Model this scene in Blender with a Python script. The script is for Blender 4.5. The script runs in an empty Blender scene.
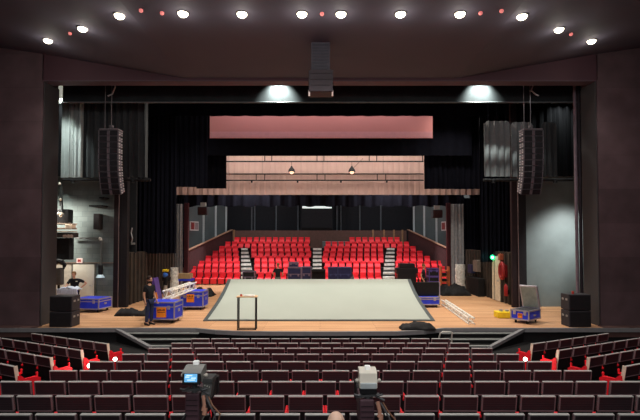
import bpy, bmesh, math, random
from mathutils import Vector, Matrix, noise
random.seed(7)
C = bpy.context.scene.collection
S = bpy.context.scene
PI = math.pi

# ------------------------------------------------------------------ camera
F = 465.0; PPY = 227.0; TILT = math.radians(1.7); CZ = 3.1
cam_d = bpy.data.cameras.new('camera'); cam = bpy.data.objects.new('camera', cam_d); C.objects.link(cam)
cam_d.sensor_fit = 'HORIZONTAL'; cam_d.sensor_width = 36.0; cam_d.lens = F / 640 * 36
cam_d.shift_y = (PPY - 210) / 640
cam_d.clip_start = 0.05; cam_d.clip_end = 300
cam.location = (0, 0, CZ); cam.rotation_euler = (PI / 2 + TILT, 0, 0)
S.camera = cam

# ------------------------------------------------------------------ world and exposure
w = bpy.data.worlds.new('world'); S.world = w; w.use_nodes = True
bg = w.node_tree.nodes['Background']
bg.inputs[0].default_value = (0.94, 0.95, 1.0, 1); bg.inputs[1].default_value = 0.085
S.view_settings.view_transform = 'Standard'; S.view_settings.look = 'None'
S.view_settings.gamma = 1; S.view_settings.use_curve_mapping = False
S.view_settings.exposure = 0.0

def area(name, loc, size, energy, color=(1, .93, .85), aim=None, size_y=None, spread=PI):
    d = bpy.data.lights.new(name, 'AREA'); d.energy = energy; d.color = color; d.size = size
    d.spread = spread
    if size_y: d.shape = 'RECTANGLE'; d.size_y = size_y
    o = bpy.data.objects.new(name, d); C.objects.link(o); o.location = loc
    if aim: o.rotation_euler = (Vector(aim) - Vector(loc)).to_track_quat('-Z', 'Y').to_euler()
    return o
def spot(name, loc, aim, energy, angle=60, blend=.5, color=(1, .93, .85), size=.08):
    d = bpy.data.lights.new(name, 'SPOT'); d.energy = energy; d.color = color
    d.spot_size = math.radians(angle); d.spot_blend = blend; d.shadow_soft_size = size
    o = bpy.data.objects.new(name, d); C.objects.link(o); o.location = loc
    o.rotation_euler = (Vector(aim) - Vector(loc)).to_track_quat('-Z', 'Y').to_euler()
    return o
# stage working lights up in the grid
WARM = (1, .90, .78)
area('stage_work_light', (-4, 20.6, 11.6), 1.2, 510, WARM, (-4, 19.6, 0), spread=2.2)
area('stage_work_light', (4, 20.6, 11.6), 1.2, 510, WARM, (4, 19.6, 0), spread=2.2)
area('stage_work_light', (-8, 25.5, 11.0), 1.0, 90, WARM, (-7.5, 24.5, 0), spread=2.4)
area('stage_work_light', (8, 25.5, 11.0), 1.0, 230, WARM, (7.5, 24.5, 0), spread=2.4)
area('drape_light', (0, 29.3, 11.0), 16, 400, (1, .93, .88), (0, 31.6, 7), size_y=.5, spread=2.4)
area('pink_border_light', (0, 24.7, 11.6), 12, 120, (1, .88, .88), (0, 26, 9.4), size_y=.3, spread=2.6)
area('house_light_over_stand', (-5, 34.2, 9.4), 1.4, 1250, (1, .95, .93), (-5, 36.2, 0), spread=2.7)
area('house_light_over_stand', (5, 34.2, 9.4), 1.4, 1250, (1, .95, .93), (5, 36.2, 0), spread=2.7)
spot('border_spot', (-1.7, 18.52, 9.58), (-1.7, 19.02, 9.12), 1150, 108, .8, (.93, 1, .93), .04)
spot('border_spot', (6.6, 18.52, 9.58), (6.6, 19.02, 9.12), 1000, 108, .8, (.93, 1, .93), .04)
# wing lights on the two grey walls and the tied drapes
spot('wing_lamp', (-10.6, 18.1, 9.2), (-11.3, 20.0, 6.8), 900, 60, .8, (.9, 1, .93), .15)
area('wing_work_light', (-11.6, 20.6, 9.4), .8, 135, (.9, 1, .93), (-11.4, 22, 2.5), spread=2.4)
area('wing_door_light', (-12.2, 20.4, 4.9), .5, 170, (1, .95, .85), (-11.9, 22, .8), spread=2.6)
area('wing_work_light', (11.0, 20.7, 9.2), .8, 60, (.92, 1, .95), (11.0, 22, 3.5), spread=2.4)
spot('wing_lamp', (12.9, 19.0, 5.6), (11.3, 22, 2.8), 2300, 50, 1, (.95, 1, .97), .3)
spot('wing_lamp', (8.6, 18.1, 9.0), (8.3, 20.0, 6.9), 15, 75, .8, (.95, .97, 1), .15)
# auditorium light, behind and above the viewer
area('house_fill', (0, 3.0, 9.0), 5.0, 420, (1, .95, .94), (0, 9.5, 0), size_y=2.0)
area('house_fill', (0, -3.0, 6.5), 4.0, 210, (1, .96, .95), (0, 9, 1))  # added frontal fill for seat backs, piers and studio cameras
spot('side_block_fill', (1.0, 6.5, 8.9), (-6.2, 10.8, .5), 680, 50, .8, (1, .92, .88), .2)  # added side fill pair that brightens the red aisle ends
spot('side_block_fill', (-1.0, 6.5, 8.9), (6.2, 10.8, .5), 680, 50, .8, (1, .92, .88), .2)
area('house_fill', (-8, 7, 8.6), 1.6, 60, (1, .9, .92), (-9, 14, 3))
area('house_fill', (8, 7, 8.6), 1.6, 60, (1, .9, .92), (9, 14, 3))

# ------------------------------------------------------------------ helpers
def lin(c):
    return tuple(((x / 255) / 12.92 if x / 255 <= .04045 else ((x / 255 + .055) / 1.055) ** 2.4) for x in c)
MATS = {}
def M(name, rgb, rough=.7, metal=0.0, var=.15, scale=6.0, emit=0.0, bump=0.0, spec=.3, kind='noise', rgb2=None):
    if name in MATS: return MATS[name]
    m = bpy.data.materials.new(name); m.use_nodes = True; nt = m.node_tree; N = nt.nodes; L = nt.links
    b = N['Principled BSDF']; c = lin(rgb)
    b.inputs['Roughness'].default_value = rough; b.inputs['Metallic'].default_value = metal
    b.inputs['Specular IOR Level'].default_value = spec
    tc = N.new('ShaderNodeTexCoord'); nz = N.new('ShaderNodeTexNoise'); nz.inputs['Scale'].default_value = scale
    nz.inputs['Detail'].default_value = 4
    L.new(tc.outputs['Object'], nz.inputs['Vector'])
    r = N.new('ShaderNodeValToRGB'); e = r.color_ramp.elements
    e[0].position = .3; e[1].position = .7
    e[0].color = (*[x * (1 - var) for x in c], 1)
    e[1].color = (*([min(1, x * (1 + var)) for x in c] if rgb2 is None else lin(rgb2)), 1)
    L.new(nz.outputs[0], r.inputs[0]); L.new(r.outputs[0], b.inputs['Base Color'])
    if kind == 'grooves':                      # horizontal fine grooves
        wv = N.new('ShaderNodeTexWave'); wv.bands_direction = 'Z'; wv.inputs['Scale'].default_value = 9; wv.inputs['Distortion'].default_value = .4
        L.new(tc.outputs['Object'], wv.inputs['Vector'])
        mx = N.new('ShaderNodeMixRGB'); mx.blend_type = 'MULTIPLY'; mx.inputs[0].default_value = .45
        L.new(r.outputs[0], mx.inputs[1]); L.new(wv.outputs[0], mx.inputs[2]); L.new(mx.outputs[0], b.inputs['Base Color'])
    if bump:
        bp = N.new('ShaderNodeBump'); bp.inputs['Strength'].default_value = bump
        L.new(nz.outputs[0], bp.inputs['Height']); L.new(bp.outputs[0], b.inputs['Normal'])
    if emit:
        b.inputs['Emission Color'].default_value = (*c, 1); b.inputs['Emission Strength'].default_value = emit
    MATS[name] = m; return m
def brick_mat(name, rgb, mortar, scale, bw, bh, rough=.8, off=.5, msize=.012, rot=True, bias=0.0):
    m = bpy.data.materials.new(name); m.use_nodes = True; nt = m.node_tree; N = nt.nodes; L = nt.links
    b = N['Principled BSDF']; b.inputs['Roughness'].default_value = rough; b.inputs['Specular IOR Level'].default_value = .3
    tc = N.new('ShaderNodeTexCoord'); mp = N.new('ShaderNodeMapping')
    if rot: mp.inputs['Rotation'].default_value = (PI / 2, 0, 0)
    L.new(tc.outputs['Object'], mp.inputs['Vector'])
    br = N.new('ShaderNodeTexBrick'); br.offset = off
    br.inputs['Scale'].default_value = scale; br.inputs['Brick Width'].default_value = bw; br.inputs['Row Height'].default_value = bh
    br.inputs['Mortar Size'].default_value = msize; br.inputs['Bias'].default_value = bias
    c = lin(rgb)
    br.inputs['Color1'].default_value = (*[x * .85 for x in c], 1); br.inputs['Color2'].default_value = (*[x * 1.12 for x in c], 1)
    br.inputs['Mortar'].default_value = (*lin(mortar), 1)
    L.new(mp.outputs[0], br.inputs['Vector'])
    nz = N.new('ShaderNodeTexNoise'); nz.inputs['Scale'].default_value = 1.3; nz.inputs['Detail'].default_value = 5
    L.new(tc.outputs['Object'], nz.inputs['Vector'])
    mx = N.new('ShaderNodeMixRGB'); mx.blend_type = 'OVERLAY'; mx.inputs[0].default_value = .5
    L.new(br.outputs[0], mx.inputs[1]); L.new(nz.outputs[0], mx.inputs[2]); L.new(mx.outputs[0], b.inputs['Base Color'])
    return m

def R2(a):
    return Matrix.Rotation(a, 4, 'Z')
class MB:
    """collects shapes into one mesh"""
    def __init__(s): s.v = []; s.f = []; s.m = []; s.mi = 0; s.X = Matrix.Identity(4)
    def add(s, vs, fs):
        n = len(s.v); s.v += [s.X @ Vector(p) for p in vs]; s.f += [[i + n for i in f] for f in fs]; s.m += [s.mi] * len(fs)
    def box(s, x0, x1, y0, y1, z0, z1, c=0.0):
        if c <= 0:
            vs = [(x, y, z) for z in (z0, z1) for y in (y0, y1) for x in (x0, x1)]
            s.add(vs, [(0, 2, 3, 1), (4, 5, 7, 6), (0, 1, 5, 4), (2, 6, 7, 3), (0, 4, 6, 2), (1, 3, 7, 5)])
        else:
            bm = bmesh.new(); bmesh.ops.create_cube(bm, size=1)
            for v in bm.verts: v.co = Vector(((x0 + x1) / 2 + v.co.x * (x1 - x0), (y0 + y1) / 2 + v.co.y * (y1 - y0), (z0 + z1) / 2 + v.co.z * (z1 - z0)))
            bmesh.ops.bevel(bm, geom=list(bm.edges), offset=c, segments=2, profile=.5, affect='EDGES')
            bm.verts.index_update(); s.add([v.co.copy() for v in bm.verts], [[v.index for v in f.verts] for f in bm.faces]); bm.free()
        return s
    def obox(s, p0, p1, wd, ht, up=(0, 0, 1)):
        """bar from p0 to p1, width wd, height ht"""
        p0 = Vector(p0); p1 = Vector(p1); d = (p1 - p0).normalized(); up = Vector(up)
        sx = d.cross(up)
        if sx.length < 1e-4: sx = d.cross(Vector((0, 1, 0)))
        sx.normalize(); u = sx.cross(d)
        vs = [p + sx * a * wd / 2 + u * b * ht / 2 for p in (p0, p1) for a, b in ((-1, -1), (1, -1), (1, 1), (-1, 1))]
        s.add(vs, [(3, 2, 1, 0), (4, 5, 6, 7), (0, 1, 5, 4), (1, 2, 6, 5), (2, 3, 7, 6), (3, 0, 4, 7)]); return s
    def tube(s, pts, r, n=8):
        pts = [Vector(p) for p in pts]; rs = r if isinstance(r, (list, tuple)) else [r] * len(pts); vs = []; prev = None
        for i, p in enumerate(pts):
            d = (pts[min(i + 1, len(pts) - 1)] - pts[max(i - 1, 0)]).normalized()
            if prev is None:
                a = Vector((0, 0, 1)) if abs(d.z) < .9 else Vector((1, 0, 0)); u = d.cross(a).normalized()
            else:
                u = (prev - d * prev.dot(d)).normalized()
            prev = u; vv = d.cross(u)
            vs += [p + (u * math.cos(2 * PI * k / n) + vv * math.sin(2 * PI * k / n)) * rs[i] for k in range(n)]
        fs = [(i * n + k, i * n + (k + 1) % n, (i + 1) * n + (k + 1) % n, (i + 1) * n + k) for i in range(len(pts) - 1) for k in range(n)]
        fs += [tuple(range(n))[::-1], tuple(range((len(pts) - 1) * n, len(pts) * n))]
        s.add(vs, fs); return s
    def ball(s, c, r, nu=12, nv=8, sc=(1, 1, 1)):
        c = Vector(c); vs = [c + Vector((0, 0, -r * sc[2]))]
        for j in range(1, nv):
            t = PI * j / nv
            for i in range(nu):
                a = 2 * PI * i / nu
                vs.append(c + Vector((math.sin(t) * math.cos(a) * r * sc[0], math.sin(t) * math.sin(a) * r * sc[1], -math.cos(t) * r * sc[2])))
        vs.append(c + Vector((0, 0, r * sc[2]))); L = len(vs) - 1
        fs = [(0, 1 + (i + 1) % nu, 1 + i) for i in range(nu)]
        for j in range(nv - 2):
            a = 1 + j * nu; b = a + nu
            fs += [(a + i, a + (i + 1) % nu, b + (i + 1) % nu, b + i) for i in range(nu)]
        a = 1 + (nv - 2) * nu; fs += [(a + i, a + (i + 1) % nu, L) for i in range(nu)]
        s.add(vs, fs); return s
    def prism(s, poly, z0, z1, axis='z'):
        """extrude a polygon; axis z: poly in xy; y: poly in xz; x: poly in yz"""
        n = len(poly)
        def P(a, b, h): return {'z': (a, b, h), 'y': (a, h, b), 'x': (h, a, b)}[axis]
        vs = [P(a, b, z0) for a, b in poly] + [P(a, b, z1) for a, b in poly]
        fs = [tuple(range(n))[::-1], tuple(range(n, 2 * n))] + [(i, (i + 1) % n, n + (i + 1) % n, n + i) for i in range(n)]
        s.add(vs, fs); return s
    def build(s, name, mats, parent=None, smooth=False, loc=None, fix=True):
        me = bpy.data.meshes.new(name); me.from_pydata([tuple(v) for v in s.v], [], s.f)
        for m in (mats if isinstance(mats, (list, tuple)) else [mats]): me.materials.append(m)
        me.polygons.foreach_set('material_index', s.m)
        if fix:
            bm = bmesh.new(); bm.from_mesh(me); bmesh.ops.recalc_face_normals(bm, faces=bm.faces); bm.to_mesh(me); bm.free()
        if smooth:
            me.polygons.foreach_set('use_smooth', [True] * len(me.polygons)); me.set_sharp_from_angle(angle=math.radians(40))
        o = bpy.data.objects.new(name, me); C.objects.link(o)
        if parent: o.parent = parent
        if loc: o.location = loc
        return o
def tag(o, label=None, cat=None, group=None, kind=None):
    if label: o['label'] = label
    if cat: o['category'] = cat
    if group: o['group'] = group
    if kind: o['kind'] = kind
    return o
def thing(name, label, cat, loc=(0, 0, 0), rz=0, group=None):
    o = bpy.data.objects.new(name, None); C.objects.link(o); o.location = loc; o.rotation_euler = (0, 0, rz)
    o.empty_display_size = .1
    return tag(o, label, cat, group)
def struct(name, mb, m, **k):
    return tag(mb.build(name, m, **k), kind='structure')
def copy_tree(o, parent=None):
    c = o.copy(); C.objects.link(c); c.parent = parent
    for ch in o.children: copy_tree(ch, c)
    return c
def at(px, py, Y):
    """world point seen at a photo pixel at depth Y"""
    u = (px - 320) / F; v = (PPY - py) / F
    d = Vector((u, math.cos(TILT) - v * math.sin(TILT), math.sin(TILT) + v * math.cos(TILT)))
    return Vector((0, 0, CZ)) + d * (Y / d.y)
def X_(px, Y): return at(px, 241, Y).x
def Z_(py, Y): return at(320, py, Y).z
ORD = 'zeroth first second third fourth fifth sixth seventh eighth ninth tenth eleventh twelfth thirteenth fourteenth fifteenth sixteenth seventeenth eighteenth nineteenth twentieth'.split()
for t in range(21, 45):
    ORD.append(('twenty-' if t < 30 else 'thirty-' if t < 40 else 'forty-') + ORD[t % 10] if t % 10 else {30: 'thirtieth', 40: 'fortieth'}[t])

def curtain(name, x0, x1, z0, z1, y, folds, amp, m, parent=None, wob=.5, scallop=0.0, top_fun=None, taper=0.0, seed=1):
    """hanging cloth with folds, real thickness"""
    nx = max(8, int(folds * 8)); nz = 10; mb = MB(); vs = []; rnd = random.Random(seed)
    ph = [rnd.uniform(0, 6.28) for _ in range(4)]
    for side in (0, 1):
        for j in range(nz + 1):
            t = j / nz
            for i in range(nx + 1):
                s = i / nx; a = s * folds * 2 * PI
                zt = z1 - (top_fun(s) if top_fun else 0)
                x = x0 + (x1 - x0) * s + .1 * amp * math.sin(a * .5 + ph[0])
                dy = amp * (math.sin(a + wob * math.sin(a * .37 + ph[1])) * .7 + .3 * math.sin(a * 2.3 + ph[2] + t)) * (1 - taper * t)
                zb = z0 + scallop * (.5 + .5 * math.sin(a * .6 + ph[3]))
                vs.append((x, y + dy + side * .025, zb + (zt - zb) * t))
    n = (nx + 1) * (nz + 1); fs = []
    for j in range(nz):
        for i in range(nx):
            a = j * (nx + 1) + i; b = a + nx + 1
            fs.append((a, a + 1, b + 1, b)); fs.append((n + a, n + b, n + b + 1, n + a + 1))
    for i in range(nx):
        fs.append((i, n + i, n + i + 1, i + 1)); k = nz * (nx + 1) + i; fs.append((k, k + 1, n + k + 1, n + k))
    for j in range(nz):
        a = j * (nx + 1); fs.append((a, a + nx + 1, n + a + nx + 1, n + a)); a += nx; fs.append((a, n + a, n + a + nx + 1, a + nx + 1))
    mb.add(vs, fs)
    return mb.build(name, m, parent, smooth=True)

# ------------------------------------------------------------------ materials
ceil_m = M('ceiling_paint', (78, 74, 86), .75, var=.05, scale=.6)
header_m = M('header_paint', (74, 50, 57), .7, var=.06, scale=1)
headlip_m = M('header_underside_lit', (84, 68, 78), .6, var=.05)  # header underside; the light on it is put into a paler colour
pier_m = brick_mat('pier_panelling', (90, 72, 75), (80, 64, 67), 1, 3.4, 1.25, .65, off=0, msize=.006)
reveal_m = M('reveal_paint', (62, 60, 62), .7, var=.06, scale=1)
plinth_m = M('plinth_wood', (92, 68, 64), .6, var=.12, scale=3)
floor_m = M('auditorium_carpet', (22, 21, 22), .95, var=.3, scale=20)
black_cloth = M('black_velour', (17, 18, 26), .95, var=.15, scale=3, spec=.05)
black_cloth2 = M('charcoal_cloth', (44, 46, 54), .95, var=.15, scale=3, spec=.1)
riser_m = M('stage_front_black', (18, 19, 20), .7, var=.2)
lip_m = M('stage_edge_grey', (124, 124, 126), .6, var=.08)
tread_m = M('step_nosing_grey', (140, 144, 142), .6, var=.08)
stepb_m = M('step_black', (13, 14, 14), .8, var=.1)
grey_wall_m = brick_mat('grey_block_wall', (112, 122, 120), (98, 108, 106), 1, .5, .25, .75, msize=.01)
grey_wall_r = M('grey_smooth_wall', (104, 112, 112), .45, var=.18, scale=.9, spec=.5)
side_m = M('stage_side_wall', (60, 52, 46), .8, var=.2, scale=3)
dark_m = M('stagehouse_black', (20, 20, 24), .95, var=.1)
back_m = M('rear_hall_dark_panel', (22, 25, 32), .8, var=.15)
backgrey_m = M('rear_hall_grey_panel', (86, 95, 98), .7, var=.12, scale=1)
strip_m = M('panel_strip', (190, 200, 205), .5, var=.05)
parapet_m = M('stand_parapet', (96, 72, 66), .7, var=.12)
white_m = M('white_door', (228, 224, 208), .6, var=.04)
red_pill_m = M('red_column', (64, 24, 30), .6, var=.12)
wine_pill_m = M('wine_column', (34, 20, 24), .7, var=.12)
steel_m = M('galvanised_steel', (190, 192, 192), .35, metal=.6, var=.1, spec=.6)
blk_metal = M('black_metal', (26, 26, 28), .5, metal=.2, var=.1)
blk_plastic = M('black_plastic', (30, 30, 33), .55, var=.12)

# wood stage floor
def wood_floor():
    m = bpy.data.materials.new('stage_boards'); m.use_nodes = True; nt = m.node_tree; N = nt.nodes; L = nt.links
    b = N['Principled BSDF']; b.inputs['Roughness'].default_value = .55; b.inputs['Specular IOR Level'].default_value = .25
    tc = N.new('ShaderNodeTexCoord'); br = N.new('ShaderNodeTexBrick'); br.offset = .5
    br.inputs['Scale'].default_value = 1; br.inputs['Brick Width'].default_value = 4; br.inputs['Row Height'].default_value = .16; br.inputs['Mortar Size'].default_value = .006
    br.inputs['Color1'].default_value = (*lin((212, 166, 126)), 1); br.inputs['Color2'].default_value = (*lin((190, 142, 102)), 1); br.inputs['Mortar'].default_value = (*lin((120, 84, 60)), 1)
    L.new(tc.outputs['Object'], br.inputs['Vector'])
    nz = N.new('ShaderNodeTexNoise'); nz.inputs['Scale'].default_value = .9; nz.inputs['Detail'].default_value = 6
    mp = N.new('ShaderNodeMapping'); mp.inputs['Scale'].default_value = (.5, 3, 1); L.new(tc.outputs['Object'], mp.inputs['Vector']); L.new(mp.outputs[0], nz.inputs['Vector'])
    mx = N.new('ShaderNodeMixRGB'); mx.blend_type = 'OVERLAY'; mx.inputs[0].default_value = .35
    L.new(br.outputs[0], mx.inputs[1]); L.new(nz.outputs[0], mx.inputs[2]); L.new(mx.outputs[0], b.inputs['Base Color'])
    return m
stage_m = wood_floor()

# ------------------------------------------------------------------ setting: auditorium
def ztop(Y): return .433 + .0757 * (12.85 - Y)            # top of a backrest at depth Y
def zfloor(Y): return max(-.50, ztop(Y) - .88)
FY = 13.5
zf0 = zfloor(-3)
struct('floor', MB().prism([(-3, zf0), (13.6, zfloor(13.5)), (15.2, -.5), (17, -.5), (17, -.8), (-3, -.8)], -14, 14, 'x'), floor_m)
# folded ceiling: flat in the middle, rising to the sides
cp = [(-14.5, 10.62), (-10.2, 10.0), (-5.0, 9.10), (5.1, 9.10), (10.2, 10.0), (14.5, 10.62)]
struct('ceiling', MB().prism(cp + [(14.5, 11.4), (-14.5, 11.4)], -1, 17.0, 'y'), ceil_m)
struct('wall_front', MB().box(-10.25, 10.25, 17.0, 17.5, 9.03, 11.6), header_m)
struct('trim_1', MB().box(-10.2, 10.2, 17.0, 17.5, 8.99, 9.03), headlip_m)
for sgn, nm in ((-1, 'left'), (1, 'right')):
    a, b = sorted((sgn * 10.22, sgn * 14.5))
    struct('wall_' + nm, MB().box(a, b, 17.0, 17.97, -.02, 11.6), [pier_m])
    q = sgn * 10.2; struct('trim_' + ('2' if sgn < 0 else '3'), MB().box(min(q, q - sgn * .03), max(q, q - sgn * .03), 17.02, 17.98, .0, 9.0), reveal_m)
    a, b = sorted((sgn * 10.1, sgn * 14.5))
    struct('baseboard_' + nm, MB().box(a, b, 16.62, 17.0, -.32, .02, .0), plinth_m)
    a, b = sorted((sgn * 13.6, sgn * 13.9))
    struct('wall_auditorium_' + nm, MB().box(a, b, -2, 17, -.8, 11.5), pier_m)

# stage platform with curved apron and notches for the side steps
edge = [(-7.2, 16.62), (-5.6, 16.66), (-4.4, 16.62), (-3.6, 16.25), (-2.6, 16.02), (0, 15.98), (2.6, 16.02), (3.6, 16.25), (4.4, 16.62), (5.6, 16.66), (7.2, 16.62)]
outline = [(-14, 16.6)] + edge + [(14, 16.6)]
struct('stage_floor', MB().prism(outline + [(14, 41), (-14, 41)], -.04, 0), stage_m)
inner = [(x, y + .03) for x, y in outline]
struct('wall_stage_front', MB().prism(inner + [(14, 17.9), (-14, 17.9)], -.8, -.041), riser_m)
# grey edge band round the stage front
mb = MB()
for (xa, ya), (xb, yb) in zip(outline[:-1], outline[1:]):
    mb.obox((xa, ya + .0, -.065), (xb, yb + .0, -.065), .10, .14)
struct('trim_4', mb, lip_m)
# side steps
for sgn in (-1, 1):
    st = thing('stage_steps', 'black steps with grey nosings up to the stage ' + ('beside the standing man in black' if sgn < 0 else 'beside the bent metal handrail'), 'steps')
    bl = MB(); ns = MB()
    for k, (z, yf) in enumerate(((-.125, 16.36), (-.26, 16.0), (-.40, 15.62))):
        # outer edge follows the slanting stringer
        xo = 7.08 - (16.6 - yf) / 1.25 * 1.6
        pts = [(sgn * xo, yf), (sgn * 4.25, yf), (sgn * 4.45, 16.60), (sgn * 7.05, 16.6)]
        bl.prism(pts, z - .13 if k < 2 else -.5, z - .03); ns.prism([(sgn * xo, yf - .02), (sgn * 4.25, yf - .02), (sgn * 4.25, yf + .09), (sgn * (xo + .1), yf + .09)], z - .029, z)
        bl.prism([(sgn * xo, yf + .105), (sgn * 4.25, yf + .105), (sgn * 4.45, 16.6), (sgn * 7.05, 16.6)], z - .03, z - .004)
    bl.build('step_block', stepb_m, st); ns.build('nosing', tread_m, st)
    sg = MB(); sg.obox((sgn * 7.22, 16.62, -.06), (sgn * 5.55, 15.32, -.40), .13, .10); sg.build('stringer', lip_m, st)
    sg = MB(); sg.add([(sgn * 7.22, 16.62, -.1), (sgn * 5.55, 15.32, -.44), (sgn * 5.55, 15.32, -.52), (sgn * 7.22, 16.62, -.52),
                       (sgn * 7.12, 16.70, -.1), (sgn * 5.45, 15.40, -.44), (sgn * 5.45, 15.40, -.52), (sgn * 7.12, 16.70, -.52)],
                      [(0, 1, 2, 3), (7, 6, 5, 4), (0, 4, 5, 1), (2, 6, 7, 3), (1, 5, 6, 2), (0, 3, 7, 4)]); sg.build('side_cheek', riser_m, st)

# ------------------------------------------------------------------ setting: stage house
for sgn, nm in ((-1, 'left'), (1, 'right')):
    a, b = sorted((sgn * 9.75, sgn * 14.2))
    mt = grey_wall_m if sgn < 0 else grey_wall_r
    struct('wall_wing_' + nm, MB().box(a, b, 22.0, 22.3, 0, 9.8), mt)
    a, b = sorted((sgn * 14.0, sgn * 14.3))
    struct('wall_outer_' + nm, MB().box(a, b, 17.9, 41.5, -.5, 13.2), dark_m)
    # ribbed side wall of the stage
    mb = MB(); a, b = sorted((sgn * 9.25, sgn * 9.55)); mb.box(a, b, 22.4, 29.6, 0, 2.55)
    for i in range(14):
        y = 22.6 + i * .49; a2, b2 = sorted((sgn * 9.17, sgn * 9.25)); mb.box(a2, b2, y, y + .14, 0, 2.5)
    struct('wall_stage_' + nm, mb, side_m)
    a, b = sorted((sgn * 10.9, sgn * 11.2)); struct('wall_stage_upper_' + nm, MB().box(a, b, 22.4, 31.4, 2.2, 13), dark_m)
struct('ceiling_stage', MB().box(-14.3, 14.3, 17.8, 41.5, 13.0, 13.3), dark_m)
struct('wall_back', MB().box(-14.3, 14.3, 41.0, 41.3, 0, 13.2), back_m)
# rear hall: angled grey panelled walls with light strips, window and floor edge
for sgn, nm in ((-1, 'left'), (1, 'right')):
    p0 = Vector((sgn * 11.0, 34.0, 0)); p1 = Vector((sgn * 8.25, 40.95, 0)); d = p1 - p0
    mb = MB(); mb.obox(p0 + Vector((0, 0, 4.5)), p1 + Vector((0, 0, 4.5)), .12, 9.0)
    struct('wall_rear_' + nm, mb, backgrey_m)
    mb = MB()
    nrm = Vector((-sgn * d.y, sgn * d.x, 0)).normalized() * -1
    if nrm.x * sgn > 0: nrm = -nrm
    for t in (.53, .76, .97):
        q = p0 + d * t + nrm * .1; mb.box(q.x - .09, q.x + .09, q.y - .03, q.y + .03, 1.2, 6.6)
    struct('trim_' + ('5' if sgn < 0 else '6'), mb, strip_m)
    q0 = p0 + d * .30 + nrm * .1; q1 = p0 + d * .44 + nrm * .1
    mb = MB(); mb.obox(q0 + Vector((0, 0, Z_(226, 36.5))), q1 + Vector((0, 0, Z_(226, 36.5))), .08, .72)
    wn = struct('window_' + ('1' if sgn < 0 else '2'), mb, M('window_frame_white', (205, 205, 205), .5))
    mb = MB(); e = d.normalized() * .08; zc = Z_(226, 36.5)
    for f in (0, 1):
        a = q0 + (q1 - q0) * (.06 + .48 * f) + nrm * .05; b = q0 + (q1 - q0) * (.46 + .48 * f) + nrm * .05
        mb.mi = f if sgn < 0 else 1 - f
        mb.obox(a + Vector((0, 0, zc)), b + Vector((0, 0, zc)), .02, .56)
    mb.build('pane', [M('window_red_pane', (130, 56, 58), .3), M('window_dim_glass', (150, 135, 140), .2)], wn)  # one reddish and one pale pane, plain colours
mb = MB()
for px in (251.5, 254.5, 276, 298, 337, 341, 360, 381):
    x = X_(px, 40.8); mb.box(x - .05, x + .05, 40.85, 40.95, 3.6, 6.6)
struct('trim_7', mb, M('rear_strip_dim', (84, 92, 100), .6))

# control room with its glowing window slit
cr = thing('control_booth', 'black control booth with glowing window slit high behind the red seats', 'booth', (X_(317, 39.6), 39.6, 0))
MB().box(-1.32, 1.32, 0, 1.4, Z_(231.5, 39.6), Z_(205, 39.6) + .5, .03).build('booth_wall', M('booth_black', (24, 26, 32), .8), cr)
MB().box(-1.25, 1.25, -.05, .0, Z_(208.4, 39.6), Z_(206.2, 39.6)).build('window_slit', M('slit_glow', (214, 226, 224), .4, emit=.9), cr)
MB().box(-1.28, 1.28, -.12, .0, Z_(231, 39.6), Z_(227.6, 39.6), .02).build('sill', M('booth_sill', (8, 8, 10), .9), cr)

# ------------------------------------------------------------------ far seating stand
RY = lambda k: 33.2 + .757 * k
RZ = lambda k: .36 * k
stand = thing('seating_stand', 'stepped seating stand with brown parapet carrying rows of bright red seats', 'seating stand', (0, 33, 0))
mb = MB()
for k in range(1, 8):
    hw = min(abs(X_({1: 189, 2: 189, 3: 203, 4: 209, 5: 215, 6: 221, 7: 230}[k], RY(k))), 9.4)
    mb.box(-hw, hw, RY(k) - .60 - 33, 6.2 if k == 7 else RY(k + 1) - .6 - 33, 0, RZ(k) - .002)
mb.build('platform', M('stand_deck', (40, 36, 38), .8), stand)
AIS = [(240.5, 247.5, 240.5, 255), (312.3, 322, 311.8, 322.5), (386.5, 395, 381, 395)]
for (a1, b1, a0, b0) in AIS:
    nm = MB(); bm_ = MB(); n = 9  # each flight
    for j in range(n):
        t = (j + .5) / n; y = 32.45 + j * .53; z = .28 * (j + 1)
        xa = X_(a0 + (a1 - a0) * t, y) + .06; xb = X_(b0 + (b1 - b0) * t, y) - .04
        bm_.box(xa, xb, y - 33, y + .6 - 33, max(0, z - .34), z - .155); nm.box(xa, xb, y - .03 - 33, y + .25 - 33, z - .15, z)
    p = bm_.build('stair_flight', M('stair_dark', (96, 100, 98), .8), stand); nm.build('stair_tread', M('stair_light', (236, 238, 232), .6), p)
for sgn in (-1, 1):
    x1, x0 = sgn * 7.45, sgn * 9.5; y1, y0 = 39.3, 33.2
    zt1, zt0 = Z_(230, 39.3), Z_(251, 33.2); o = .12
    mb = MB(); mb.add([(x0, y0 - 33, 0), (x1, y1 - 33, 0), (x1, y1 - 33, zt1), (x0, y0 - 33, zt0), (x0 + sgn * o, y0 - 33, 0), (x1 + sgn * o, y1 - 33, 0), (x1 + sgn * o, y1 - 33, zt1), (x0 + sgn * o, y0 - 33, zt0)],
                    [(0, 1, 2, 3), (7, 6, 5, 4), (0, 4, 5, 1), (3, 2, 6, 7), (0, 3, 7, 4), (1, 5, 6, 2)])
    mb.build('side_parapet', M('side_parapet_red', (66, 42, 44), .7), stand)
    mb = MB(); mb.obox((x0, y0 - 33, zt0 + .02), (x1, y1 - 33, zt1 + .02), .2, .06); mb.build('handrail', M('rail_wood', (150, 118, 100), .5), stand)
    mb = MB(); a, b = sorted((x0, sgn * 10.9)); mb.box(a, b, .2, .32, 0, 2.25); mb.build('end_panel', parapet_m, stand)
mb = MB(); mb.box(-7.4, 7.3, 6.25, 6.4, 2.4, Z_(230.5, 39.3)); rp = mb.build('rear_parapet', parapet_m, stand)
mb = MB()
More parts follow.
